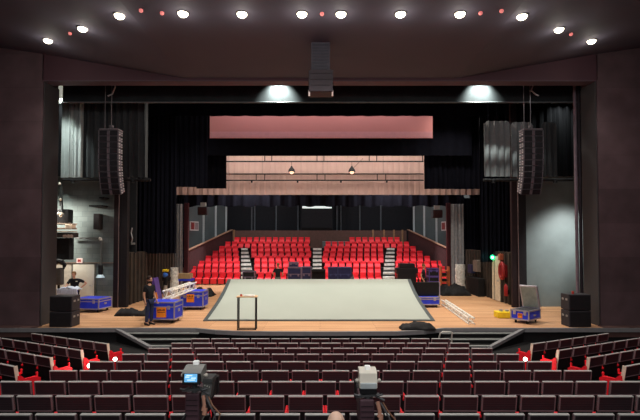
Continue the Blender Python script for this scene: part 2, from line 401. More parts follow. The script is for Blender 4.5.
for px in (234, 373, 384, 394, 402.5):
    x = X_(px, 39.2); mb.box(x - .07, x + .07, 6.14, 6.24, 2.52, Z_(229.8, 39.2), .01)
mb.build('parapet_post', M('post_cream', (150, 118, 88), .6), rp)

red_seat = M('bright_red_upholstery', (224, 34, 48), .6, var=.08, scale=12, spec=.3)
red_seat2 = M('seat_pan_red', (244, 62, 74), .55, var=.06, scale=12)
def stadium_seat(folded):
    mb = MB(); hw = .205
    mb.prism([(-.02, .42), (.08, .80), (.07, .86), (.04, .88), (.01, .86), (-.07, .44)], -hw, hw, 'x')
    mb.mi = 1
    if folded: mb.prism([(-.20, .34), (-.24, .40), (-.13, .66), (-.08, .67), (-.07, .62), (-.15, .36)], -hw + .01, hw - .01, 'x')
    else: mb.prism([(-.06, .40), (-.06, .47), (-.46, .49), (-.54, .44), (-.50, .08), (-.46, .08), (-.47, .40)], -hw, hw, 'x')
    mb.mi = 2; mb.box(-.18, -.12, -.12, 0, 0, .40); mb.box(.12, .18, -.12, 0, 0, .40); mb.box(-hw, hw, -.06, -.03, .2, .42)
    for q in (-.245, .245): mb.box(q - .015, q + .015, -.30, .0, .2, .58)
    return mb.build('stadium_seat', [red_seat, red_seat2, M('stand_seat_frame', (60, 16, 22), .6)])
proto0 = stadium_seat(False); proto = stadium_seat(True); used = set()
def aisle_x(i, k):
    a1, b1, a0, b0 = AIS[i]; t = k / 7; return a0 + (a1 - a0) * t, b0 + (b1 - b0) * t
LFT = {0: 190, 1: 190, 2: 191, 3: 204.5, 4: 211, 5: 217, 6: 222.5, 7: 232.5}
RGT = {0: 446, 1: 445, 2: 444, 3: 431, 4: 424, 5: 417.5, 6: 412, 7: 402}
PITCH2 = .53
BN_ = ['outer block on the door side', 'wide block beside the control booth, door side', 'wide block beside the control booth, curtain side', 'outer block on the curtain side']
for k in range(8):
    Y = RY(k)
    if k <= 5:
        A = [aisle_x(i, k) for i in range(3)]
        blocks = [(LFT[k], A[0][0]), (A[0][1], A[1][0]), (A[1][1], A[2][0]), (A[2][1], RGT[k])]
    elif k == 6: blocks = [(LFT[6], 312), None, (322.5, RGT[6])]
    else: blocks = [(LFT[7], 312), None, (347, RGT[7])]
    for bi, bl_ in enumerate(blocks):
        if not bl_: continue
        xa, xb = X_(bl_[0], Y), X_(bl_[1], Y); n = int((xb - xa) / PITCH2 + .25); off = (xb - xa - n * PITCH2) / 2
        for q in range(n):
            p_ = proto0 if k == 0 else proto; o = p_ if p_ not in used else p_.copy()
            if p_ in used: C.objects.link(o)
            used.add(p_)
            o.location = (xa + off + (q + .5) * PITCH2, Y, RZ(k)); o.name = 'stadium_seat'
            bn = ['door-side end block', 'inner door-side block', 'inner drape-side block', 'drape-side end block'][bi]
            if k >= 6 and bi == 0: bn = 'long door-side block'
            tag(o, 'bright red seat, %s from left, %s row up, %s in far stand' % (ORD[q + 1], ORD[k + 1], bn), 'seat', 'red seats on the far seating stand')
# grey covered seats in the top row
for q in range(5):
    x = X_(324.8 + q * 5.1, 38.3)
    mb = MB(); mb.prism([(-.05, 0), (.12, .5), (.08, .55), (-.12, .5), (-.2, 0)], -.2, .2, 'x')
    tag(mb.build('covered_seat', M('grey_cover', (96, 102, 104), .8), loc=(x, RY(7) - .05, RZ(7))), 'grey covered folded seat, %s from left in the topmost row gap' % ORD[q + 1], 'seat', 'grey covered seats in the top row')

# ------------------------------------------------------------------ drapery
def tie(o, x, y, z):
    MB().tube([(x, y, z), (x, y, 12.98)], .008, 5).build('tie_line', black_cloth, o)
def hang(name, label, x0, x1, z0, z1, y, folds, amp, m, group='black stage drapes', cat='curtain', **k):
    o = curtain(name, x0, x1, z0, z1, y, folds, amp, m, **k)
    if name == 'wing_drape':
        for f in (.15, .5, .85): tie(o, x0 + (x1 - x0) * f, y, z1 - .1)
    return tag(o, label, cat, group)
G = 'black stage drapes'
hang('border_curtain', 'foremost black border with two pools of light under the portal', -10.6, 10.6, Z_(102.5, 19), 12.98, 19.0, 14, .03, M('border_cloth', (38, 42, 44), .9, var=.2, scale=2), G)
mb = MB(); mb.tube([(-10.6, 18.9, Z_(103, 19)), (10.6, 18.9, Z_(103, 19))], .035); tag(mb.build('border_pipe', M('pipe_grey', (90, 94, 96), .5)), 'long thin grey pipe along the hem of the foremost border', 'pipe')
hang('border_curtain', 'plain black border hanging just above the pink border', -14, 14, Z_(116, 24), 12.98, 24.0, 24, .06, black_cloth, G)
pk = hang('pink_border', 'wide pink cloth border hanging high across the stage', X_(209, 26), X_(433.5, 26), Z_(138.2, 26), 12.98, 26, 5, .015, M('pink_cloth', (208, 140, 138), .7, var=.04, scale=.4), None)
hem = MB().box(X_(209.5, 25.93), X_(433, 25.93), 25.93, 25.96, Z_(137.8, 25.93), Z_(131.6, 25.93)).build('hem_band', M('pink_hem', (212, 152, 158), .6, var=.04), pk)
hang('border_curtain', 'black border between the pink and the beige cloths', -9.2, 9.2, Z_(155.5, 28), 12.98, 28.0, 18, .06, black_cloth, G)
hang('leg_curtain', 'flat black leg beside the pink border, nearer the wing with door', X_(151, 25.2), X_(207, 25.2), Z_(187, 25.2), 12.98, 25.2, 11, .04, black_cloth, G)
hang('leg_curtain', 'black leg covering the door-side end of the beige cloth', X_(196, 28.6), X_(226, 28.6), Z_(188.5, 28.6), 12.98, 28.6, 5, .05, black_cloth, G)
hang('leg_curtain', 'black leg covering the curtain-side end of the beige cloth', X_(424.5, 28.6), X_(483, 28.6), Z_(189, 28.6), 12.98, 28.6, 10, .08, black_cloth, G)
hang('leg_curtain', 'long black leg hanging beside the hanging grey drapes, green sign wing', X_(480, 24.6), X_(517, 24.6), Z_(262, 24.6), 12.98, 24.6, 9, .08, black_cloth, G)
hang('leg_curtain', 'long black leg hanging above the blue case with a truss', X_(136, 24.6), X_(176, 24.6), Z_(253.5, 24.6), 12.98, 24.6, 9, .08, black_cloth, G)
hang('leg_curtain', 'narrow black leg reaching down beside the silver drape by the door side', X_(168, 29.9), X_(181, 29.9), Z_(268, 29.9), Z_(198, 30.6), 30.6, 5, .08, black_cloth, G)
hang('border_curtain', 'rearmost black border above the red seats', -13.5, 13.5, Z_(207, 34.6), 12.98, 34.6, 30, .07, black_cloth, G, scallop=.12)
hang('leg_curtain', 'dark leg between the beige cloth and the hanging grey drapes', X_(462, 30.2), X_(486, 30.2), .02, Z_(198, 30.9), 30.9, 7, .08, black_cloth, G)
# floor-length back curtains high beside beige cloth
hang('beige_cyclorama', 'wide beige pink lit backcloth with soft folds high over the stage', X_(170.5, 32), X_(480, 32), Z_(194.8, 32), 12.98, 32, 46, .05, M('beige_cloth', (208, 174, 162), .8, var=.05, scale=.5), None, cat='backcloth')
# grey tied-up drapes in the wings
grey_cl = M('grey_lit_drape', (150, 156, 156), .75, var=.08)  # bright copy of the drape, lamp light put into the colour
GD = 'grey drapes in the wings'
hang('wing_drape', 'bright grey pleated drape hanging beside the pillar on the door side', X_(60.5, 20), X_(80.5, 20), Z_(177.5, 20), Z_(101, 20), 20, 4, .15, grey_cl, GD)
hang('wing_drape', 'dim grey pleated drape hanging behind the loudspeaker array, door side', X_(81.5, 20.25), X_(146.5, 20.25), Z_(177.5, 20.25), Z_(98, 20.25), 20.25, 9, .10, M('dim_grey_drape', (58, 61, 63), .85, var=.1), GD)  # dim copy of the same drape, falling light put into the colour
rt = lambda s: .12 * (1 - min(1, s * 8)) + .12 * max(0, s * 8 - 7)
hang('wing_drape', 'pale grey bunched drape hanging beside the array, sign side', X_(485, 20), X_(511.5, 20), Z_(176.5, 20), Z_(121, 20), 20, 4, .055, M('pale_grey_drape', (112, 115, 116), .8, var=.08), GD, top_fun=rt)
hang('wing_drape', 'grey bunched drape half hidden behind the array, sign side', X_(513, 20), X_(535, 20), Z_(176.5, 20), Z_(121.5, 20), 20.1, 3, .055, M('mid_grey_drape', (110, 114, 116), .8), GD, top_fun=rt)
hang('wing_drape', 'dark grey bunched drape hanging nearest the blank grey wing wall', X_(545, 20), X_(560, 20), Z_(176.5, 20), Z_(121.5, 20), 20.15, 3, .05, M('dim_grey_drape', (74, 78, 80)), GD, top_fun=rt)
for a, b, l in ((62, 150, 'black pipe under the grey drapes on the door side'), (484, 574, 'black pipe under the grey drapes on the sign side')):
    mb = MB(); y = 19.75; mb.tube([(X_(a, y), y, Z_(180, y)), (X_(b, y), y, Z_(180, y))], .06)
    for px in (a + 10, b - 18): mb.tube([(X_(px, y), y, Z_(180, y)), (X_(px, y), y, Z_(180, y) - .12)], .09)
    hp = mb.build('hanging_pipe', blk_metal)
    for px in (a + 6, (a + b) / 2, b - 6): MB().tube([(X_(px, y), y, Z_(180, y)), (X_(px, y), y, 12.98)], .008, 5).build('suspension_wire', black_cloth, hp)
    tag(hp, l, 'pipe', 'black drape pipes')
for sgn, l in ((-1, 'black backing cloth hung high behind the drapes, door side'), (1, 'black backing cloth hung high behind the drapes, sign side')):
    a, b = sorted((sgn * 9.0, sgn * 13.9))
    hang('backing_cloth', l, a, b, 6.05, 12.98, 21.2, 12, .08, M('backing_black', (9, 9, 11), .95, spec=.05), 'black backing cloths')
# silver drapes and columns by the rear hall
slv = M('silver_cloth', (150, 152, 156), .55, var=.15)
hang('silver_drape', 'narrow silver grey drape by the rear red column, door side', X_(175, 30), X_(182.5, 30), .01, Z_(204, 30), 30, 2.5, .06, slv, 'silver drapes', seed=3)
hang('silver_drape', 'gathered silver grey drape near the row of cases, sign side', X_(451, 30), X_(464, 30), .01, Z_(204, 30), 30, 4, .10, slv, 'silver drapes', seed=5)
for sgn, l in ((-1, 'slim dark red column beside the silver drape on the door side'), (1, 'slim dark red column beside the gathered silver drape')):
    x = X_(185.5 if sgn < 0 else 449.5, 30.6); mb = MB(); mb.box(x - .14, x + .14, 30.7, 30.95, 0, Z_(203, 30.8), .03); mb.box(x - .18, x + .18, 30.66, 30.99, 0, .12)
    tag(mb.build('red_post', red_pill_m), l, 'column', 'red columns')
# wine-coloured tall flats at the edge of the inner portal
for sgn in (-1, 1):
    if sgn < 0: xs = ((113.5, 118.5), (119.5, 127))
    else: xs = ((512, 517.5), (518.5, 526.5))
    t = thing('portal_tower', 'tall dark wine tower at the inner portal ' + ('behind the array, door side' if sgn < 0 else 'next to the blank grey wall'), 'tower', (0, 21.7, 0), group='portal towers')
    for i, (a, b) in enumerate(xs):
        MB().box(X_(a, 21.7), X_(b, 21.7), 0, .18 + .1 * i, 0, 9.6, .015).build('flat_panel', [wine_pill_m, M('tower_black', (26, 22, 26), .8)][i], t)
    mb = MB(); x = X_(xs[0][1] + .5, 21.7); mb.tube([(x, -.04, .0), (x, -.04, 9.5)], .02); mb.build('cable', M('cable_grey', (110, 92, 92), .6), t)
# black slotted speaker column high left of the leg
t = thing('dark_flat', 'tall black flat with small silver bracket beside the long black leg', 'flat', (X_(131.5, 23.2), 23.2, Z_(253, 23.2)))
MB().box(-.22, .22, 0, .15, 0, 4.2, .02).build('board', M('flat_black', (34, 36, 40), .8), t)
mb = MB(); mb.tube([(.02, -.06, .5), (.08, -.08, .75), (0, -.06, 1.0), (.05, -.06, 1.25)], .03); mb.box(.02, .2, -.1, -.03, .42, .52); mb.build('bracket', steel_m, t)
mb = MB(); mb.tube([(0, .07, 4.2), (0, .07, 8.5)], .02); mb.build('cable', blk_metal, t)
# house curtain edge inside the pier at the right
for sgn in (-1, 1):
    for j, (off, c) in enumerate(((0, (112, 98, 108)), (.16, (46, 40, 48)), (.31, (120, 116, 122)))):
        if sgn < 0: continue
        x = sgn * (10.19 + off)
        mb = MB(); mb.tube([(x, 18.45, 0), (x, 18.45, 9.3)], .062, 10)
        tag(mb.build('curtain_guide_pole', M('guide_%d' % j, c, .6)), ['pinkish full-height guide pole furthest from the sign-side pier', 'dark full-height guide pole, middle of the three', 'pale full-height guide pole against the sign-side pier'][j] if sgn > 0 else 'pale full-height guide pole against the door-side pier', 'pole', 'full-height guide poles')

# ------------------------------------------------------------------ trusses in front of the beige cloth
def flat_truss(label, x0, x1, zt, zb, y, posts):
    t = thing('lighting_truss', label, 'truss', (0, y, zb), group='black trusses before the beige cloth')
    for z in (zt - zb, 0):
        MB().tube([(x0, 0, z), (x1, 0, z)], .045, 8).build('chord', blk_metal, t)
    for px in posts: x = X_(px, y); MB().tube([(x, 0, 0), (x, 0, zt - zb)], .03, 6).build('truss_post', blk_metal, t)
    for px in posts[::2]: x = X_(px, y) + .4; MB().tube([(x, 0, zt - zb), (x, 0, 12.98 - zb)], .009, 5).build('suspension_wire', M('wire_grey', (90, 84, 84), .5), t)
    return t
t1 = flat_truss('upper black truss with thin posts before the beige cloth', X_(226, 31), X_(424, 31), Z_(155.3, 31), Z_(161.5, 31), 31.0, (264.5, 271.5, 317, 324, 369.5, 377, 423))
t2 = flat_truss('lower black truss with thin posts before the beige cloth', X_(209, 31), X_(424, 31), Z_(174, 31), Z_(180.3, 31), 31.0, (256, 264.5, 317, 325, 377.5, 386))
for px in (251.5, 297.5, 341, 387):
    o = MB().box(-.06, .06, -.06, .06, -.16, -.04, .02).build('truss_clamp', blk_metal, t2); o.location = (X_(px, 31), 0, 0)
for px, l in ((291.5, 'small bell-shaped lamp hanging before the beige cloth, nearer the door side'), (352, 'small bell-shaped lamp on a slanting cord before the beige cloth')):
    t = thing('pendant_lamp', l, 'lamp', (X_(px, 30.95), 30.95, Z_(172.5, 30.95)), group='pendant lamps')
    mb = MB(); mb.tube([(0, 0, .05), (0, 0, .20), (0, 0, .34), (0, 0, .44)], [.25, .20, .09, .04], 14); mb.build('lamp_shade', blk_metal, t, smooth=True)
    MB().ball((0, 0, .02), .13).build('bulb', M('pendant_bulb', (255, 200, 170), .4, emit=2.0), t, smooth=True)
    MB().tube([(0, 0, .44), (0, 0, Z_(161.5, 31) - Z_(172.5, 31))], .015, 5).build('cord', blk_metal, t)
    if px > 320: MB().tube([(.1, 0, .3), (.75, 0, .95)], .012, 5).build('stay_cord', blk_metal, t)

# ------------------------------------------------------------------ rear ceiling loudspeakers
for px, py, l in ((203, 211, 'small black loudspeaker hanging before the grey rear panels, door side'), (437, 214, 'small black loudspeaker hanging before the grey rear panels, drape side')):
    t = thing('hanging_loudspeaker', l, 'loudspeaker', (X_(px, 34), 34, Z_(py, 34)), group='rear hanging loudspeakers')
    MB().box(-.36, .36, -.25, .25, -.3, .3, .04).build('cabinet', blk_plastic, t)
    MB().box(-.31, .31, -.27, -.25, -.25, .25).build('grille', M('grille_brown', (52, 30, 34), .7), t)
    MB().box(-.2, .2, -.03, .03, .3, .62).build('bracket', M('bracket_grey', (150, 150, 145), .5), t)
# ------------------------------------------------------------------ door-side wing: door, sign, pipe, ledge, lamp
zc = lambda py: Z_(py, 21.95)
xw = lambda px: X_(px, 21.95)
wall_d = struct('door_1', MB().box(xw(74), xw(95), 21.90, 21.985, 0.01, zc(264.5), .01), white_m)
MB().box(xw(72.5), xw(96.2), 21.93, 21.995, 0, zc(263.2)).build('door_frame', M('door_frame_grey', (110, 108, 100), .6), wall_d)
mb = MB(); mb.tube([(xw(92.6), 21.89, 1.0), (xw(92.6), 21.83, 1.0), (xw(91), 21.83, 1.0)], .02); mb.build('door_handle', steel_m, wall_d)
struct('trim_8', MB().box(xw(50), xw(72), 21.94, 21.99, .0, zc(263.5)), M('pale_wall_panel', (186, 178, 164), .7))
struct('trim_9', MB().box(-14, -9.75, 21.9, 22.0, zc(263.2), zc(262.3)), M('ledge_brown', (120, 104, 92), .6))
sg = tag(MB().box(xw(77.7), xw(83.4), 21.86, 21.94, zc(263.0), zc(258.2), .01).build('emergency_sign', M('sign_white', (240, 214, 206), .5, emit=.25)), 'small white and red emergency sign on the wall above the white door', 'sign')
mb = MB()
a, b, c_, d_ = xw(79), xw(82.1), zc(261.9), zc(259.3)
mb.box(a, a + .06, 21.85, 21.859, c_, d_); mb.box(b - .06, b, 21.85, 21.859, c_, d_); mb.box(a + .02, b - .02, 21.85, 21.859, (c_ + d_) / 2 - .02, (c_ + d_) / 2 + .02); mb.box(a + .1, b - .1, 21.85, 21.859, d_ - .05, d_ - .01)
mb.build('pictogram', M('sign_red', (205, 70, 60), .5), sg)
t = thing('wall_pipe', 'grey bent conduit on the block wall ending in a small lamp beside the door', 'pipe', (xw(102), 21.85, 0))
MB().tube([(xw(76) - xw(102), 0, zc(238.3)), (xw(100.5) - xw(102), 0, zc(238.3)), (xw(101.6) - xw(102), 0, zc(238.7)), (0, 0, zc(240)), (0, 0, zc(270))], .045, 8).build('conduit', M('conduit_grey', (96, 99, 98), .45), t, smooth=True)
MB().tube([(xw(100.2) - xw(102), 0, zc(238.2)), (xw(101.8) - xw(102), 0, zc(238.6)), (0, 0, zc(240.5))], .065, 8).build('elbow', M('elbow_pale', (225, 225, 220), .4), t, smooth=True)
MB().box(-.09, .09, -.06, .04, zc(274.5), zc(265), .02).build('junction_box', blk_plastic, t)
MB().tube([(0, -.03, zc(277.3)), (0, -.03, zc(274.5))], [.20, .12], 12).build('lamp_shade', M('lamp_bluewhite', (205, 228, 240), .4, emit=.2), t, smooth=True)
# hanging fittings on the wall: dark speaker + shelf bars, balcony rack
t = tag(MB().box(xw(96.5), xw(102.5), 21.6, 21.98, zc(229.5), zc(214), .03).build('wall_loudspeaker', M('wallspk', (30, 24, 26), .7)), 'dark narrow loudspeaker fixed to the grey block wall above the conduit', 'loudspeaker')
for (a, b, py, l) in ((93, 107, 206.5, 'short dark bracket bar on the grey block wall, lower of two'), (103, 108, 198.5, 'shorter dark bracket bar on the grey block wall, upper of two')):
    tag(MB().box(xw(a), xw(b), 21.5, 22.0, zc(py + .8), zc(py - .8), .01).build('wall_bracket', blk_metal), l, 'bracket', 'wall bracket bars')
t = thing('lamp_rack', 'black rack of stage lamps with pale rails high beside the pillar', 'rack', (X_(61, 20.5), 20.5, Z_(238, 20.5)))
zz = lambda py: Z_(py, 20.5) - Z_(238, 20.5)
xx = lambda px: X_(px, 20.5) - X_(61, 20.5)
MB().box(xx(52), xx(67), .1, .5, zz(223), zz(209), .03).build('lamp_housing', blk_metal, t)
mb = MB(); mb.tube([(xx(60.5), .1, zz(212)), (xx(60.2), .0, zz(186))], .05); mb.tube([(xx(58), .1, zz(206)), (xx(58), .1, zz(184))], .035); mb.build('cable_bundle', M('rack_cable', (52, 56, 56), .6), t)
mb = MB()
for px, py in ((60, 199.5), (58.5, 213.5), (60.5, 215.5), (62, 213.8), (59, 184)): mb.ball((xx(px), -.02, zz(py)), .06)
mb.build('shackle', M('shackle_pale', (215, 205, 190), .4), t, smooth=True)
for k, (a, b) in enumerate(((223.3, 224.6), (227.8, 229.2), (231.2, 232.2))):
    MB().box(xx(50), xx(73.5), -.15, .3, zz(b), zz(a), .01).build('shelf_rail', M('rail_beige', (190, 164, 146), .5), t)
MB().box(xx(67), xx(73.5), -.18, .2, zz(229), zz(224.6), .02).build('label_box', M('cream_box', (240, 214, 190), .5), t)
MB().box(xx(50), xx(74), -.1, .4, zz(237.6), zz(232.6), .02).build('lower_box', M('rack_lower', (52, 44, 42), .6), t)
mb = MB()
for px in (66.5, 70.2, 73): mb.tube([(xx(px), -.2, zz(236.2)), (xx(px), -.1, zz(236.2))], .07)
mb.build('connector', M('connector_tan', (150, 124, 112), .5), t)
MB().box(xx(50), xx(67), .2, .6, zz(260), zz(237.8), .02).build('shade_panel', M('rack_shade', (28, 28, 30), .8), t)  # dark sheet added for the shade below the rack
mb = MB(); mb.box(xx(56.5), xx(63), -.1, .25, zz(102), zz(86), .06); o = mb.build('work_floodlight', M('floodlight_white', (235, 235, 220), .4, emit=.35)); o.location = t.location  # fixture and lit wall edge painted together as one glowing box
tag(o, 'tall white floodlight and lit wall edge tucked high beside the door-side pillar', 'lamp')
mb = MB(); mb.tube([(xx(58), -.1, zz(103.3)), (xx(85), -.1, zz(103.3))], .035); mb.box(xx(62), xx(78), -.16, -.04, zz(105), zz(103), .02); o = mb.build('batten_pipe', M('batten_pale', (196, 200, 192), .4)); MB().tube([(xx(70), -.1, zz(103.3)), (xx(70), -.1, 12.98 - Z_(238, 20.5))], .008, 5).build('tie_line', black_cloth, o); o.location = t.location
tag(o, 'short pale batten at the top of the bright grey drape', 'pipe')

# sign-side wing: panels, white door leaf, hose reel, exit light
def side_x(px): return None
ys = lambda px: 9.2 * F / (px - 320)          # depth of the side wall (x = 9.2) at a pixel column
dz = MB().box(9.13, 9.17, ys(500.5), ys(495.5), 0.02, 2.30, .01); o = struct('door_2', dz, M('cream_door', (226, 214, 190), .6))
MB().box(9.11, 9.17, ys(494.6), ys(493.2), 0.02, 2.32, .01).build('door_edge', M('cream_door', (226, 214, 190)), o)
mb = MB(); mb.tube([(9.12, ys(499.8), 1.05), (9.06, ys(499.8), 1.05), (9.06, ys(499.0), 1.05)], .02); mb.build('door_handle', steel_m, o)
t = thing('hose_reel', 'red fire hose reel mounted on the brown side wall by the cream door', 'hose reel', (9.0, ys(505.5), 1.62))
mb = MB(); pts = [(0, math.cos(a) * .24, math.sin(a) * .36) for a in [2 * PI * k / 18 for k in range(19)]]
mb.tube(pts, .10, 8); mb.build('hose', M('fire_red', (150, 40, 42), .5), t, smooth=True)
mb = MB(); mb.tube([(-.06, 0, 0), (.1, 0, 0)], .20, 16); mb.box(.05, .15, -.3, .3, -.3, .3); mb.build('reel_drum', M('reel_dark_red', (120, 26, 30), .5), t)
t = thing('fire_extinguisher', 'small red fire extinguisher on the side wall below the hose reel', 'fire extinguisher', (9.02, ys(509), .42))
mb = MB(); mb.tube([(0, 0, 0), (0, 0, .03), (0, 0, .46), (0, 0, .55), (0, 0, .58)], [.08, .095, .095, .05, .03], 12); mb.build('cylinder_body', M('extinguisher_red', (150, 34, 34), .4), t, smooth=True)
MB().box(-.02, .02, -.07, .04, .58, .63, .01).build('valve', blk_metal, t)
MB().box(.05, .14, -.05, .05, .1, .3).build('wall_mount', blk_metal, t)
t = thing('exit_light', 'glowing green exit light above the cream door in the dark wing', 'exit sign', (9.06, ys(495.3), Z_(257.3, ys(495.3))))
MB().ball((0, 0, 0), .14, 14, 10).build('green_lens', M('exit_green', (20, 225, 140), .4, emit=1.8), t, smooth=True); MB().box(.0, .12, -.2, .2, .08, .16, .01).build('housing', blk_plastic, t)
MB().ball((-.05, -.09, 0), .07, 10, 8).build('lamp_core', M('exit_core', (225, 255, 245), .4, emit=2.5), t)
d = bpy.data.lights.new('exit_glow', 'POINT'); d.energy = 3; d.color = (.2, 1, .7); d.shadow_soft_size = .1
o = bpy.data.objects.new('exit_glow', d); C.objects.link(o); o.location = (8.6, ys(495.3), Z_(257, ys(495.3)))
tag(MB().box(8.98, 9.19, ys(503.6), ys(501.8), Z_(260.5, 23), Z_(254, 23), .02).build('call_box', M('callbox_orange', (168, 92, 66), .5)), 'small orange notice box on the side wall beside the green exit light', 'notice box')
t = thing('wing_cabinet', 'dark control cabinet with small grey panel box deep in the sign-side wing', 'cabinet', (8.85, 26.8, 0))
MB().box(-.1, .27, -1.0, 1.0, 0, 1.0, .03).build('lower_body', M('cab_dark', (20, 20, 22), .8), t)
MB().box(-.03, .2, -.6, .1, 1.35, 2.0, .02).build('panel_box', M('cab_grey', (120, 112, 104), .6), t)
MB().box(-.05, .2, .3, 1.0, 1.2, 1.7, .03).build('blue_box', M('cab_blue', (38, 48, 82), .6), t)

# ------------------------------------------------------------------ ceiling downlights
DL = [(48, 40), (82.5, 28), (119.5, 14.8), (183, 12.7), (242, 13.2), (302, 13.2), (341, 13.2), (400.5, 13.2), (460, 13.2), (522, 15.6), (559, 28.8), (591.5, 40.5)]
def zceil(x):
    for (xa, za), (xb, zb) in zip(cp[:-1], cp[1:]):
        if xa <= x <= xb: return za + (zb - za) * (x - xa) / (xb - xa)
    return 10
def on_ceiling(px, py):
    lo, hi = 8.0, 16.9
    for _ in range(40):
        m_ = (lo + hi) / 2; p = at(px, py, m_)
        if p.z > zceil(p.x): lo, hi = lo, m_
        else: lo = m_
    # p.z grows with depth above the horizon
    return at(px, py, (lo + hi) / 2)
glow = M('lamp_glow', (255, 244, 214), .4, emit=9.0)
DLN = ['outermost ceiling downlight at the door side', 'second ceiling downlight in from the door-side pillar', 'third ceiling downlight in from the door-side pillar', 'ceiling downlight above the pink border edge, door side',
       'ceiling downlight over the first pool of light on the border', 'ceiling downlight of the close middle pair, door side', 'ceiling downlight of the close middle pair, sign side', 'ceiling downlight next to the middle pair, sign side',
       'ceiling downlight over the second pool of light, sign side', 'third ceiling downlight in from the sign-side pillar', 'second ceiling downlight in from the sign-side pillar', 'outermost ceiling downlight at the sign side']
first = None
for i, (px, py) in enumerate(DL):
    p = on_ceiling(px, py)
    if first is None:
        t = first = thing('ceiling_downlight', '', 'lamp')
        mb = MB(); mb.tube([(0, 0, .05), (0, 0, -.03)], [.17, .16], 20); mb.build('housing_ring', M('ring_dark', (40, 34, 36), .5), t, smooth=True)
        MB().ball((0, 0, -.03), .135, 16, 10, (1, 1, .7)).build('glowing_lens', glow, t, smooth=True)
    else: t = copy_tree(first)
    t.location = (p.x, p.y, p.z + .01); t['label'] = 'bright white ' + DLN[i]; t['group'] = 'ceiling downlights'
    d = bpy.data.lights.new('downlight', 'SPOT'); d.energy = 260; d.color = (1, .93, .86); d.spot_size = math.radians(125); d.spot_blend = .9; d.shadow_soft_size = .14
    o = bpy.data.objects.new('downlight', d); C.objects.link(o); o.location = (p.x, p.y, p.z - .26)
    d = bpy.data.lights.new('downlight_halo_fill', 'POINT'); d.energy = 12; d.color = (1, .95, .85); d.shadow_soft_size = .12  # added point under each lens to raise a halo on the ceiling
    o = bpy.data.objects.new('downlight_halo_fill', d); C.objects.link(o); o.location = (p.x, p.y - .02, p.z - .42)
redl = [(70, 32.5, 'nearest the outermost door-side downlight'), (141, 9.4, 'beside the third downlight, door side'), (162, 12, 'beside the fourth downlight, door side'), (322, 12.8, 'between the middle pair of downlights'),
        (480.5, 12, 'just past the ninth downlight'), (501.5, 9.8, 'before the tenth downlight'), (571, 33.3, 'between the last two downlights')]
for px, py, l in redl:
    p = on_ceiling(px, py)
    o = MB().ball((0, 0, -.03), .055, 10, 8).build('indicator_lamp', M('indicator_red', (235, 130, 125), .4, emit=.6), smooth=True, loc=p)
    tag(o, 'tiny red indicator light on the ceiling ' + l, 'lamp', 'red indicator lights')

# centre cluster
t = thing('centre_cluster', 'dark loudspeaker cluster hanging from the ceiling centre before the portal', 'loudspeaker', (X_(320.7, 13.85), 13.85, Z_(95, 13.85)))
h1 = Z_(71.5, 13.85) - Z_(95, 13.85); h2 = 9.095 - Z_(95, 13.85)
MB().box(-.29, .28, -.0, .4, h1, h2, .015).build('upper_column', M('cluster_column', (62, 58, 68), .6), t)
mb = MB(); 
for k in range(9): mb.box(-.25, .24, -.012, .0, h1 + .06 + k * .09, h1 + .12 + k * .09)
mb.build('louvre', M('cluster_louvre', (46, 44, 54), .6), t)
MB().box(-.36, .37, -.15, .45, .06, h1, .02).build('lower_cabinet', M('cluster_cabinet', (46, 38, 46), .6), t)
mb = MB()
for z in (.25, .42, .6): mb.box(-.30, .31, -.17, -.15, z, z + .1)
mb.build('grille_bar', M('cluster_bar', (44, 34, 42), .6), t)
for sx in (-.34, .35):
    mb = MB(); mb.tube([(sx, -.1, .12), (sx, -.1, -.06)], .028); mb.build('bracket_pin', M('pin_pale', (220, 205, 200), .4), t)

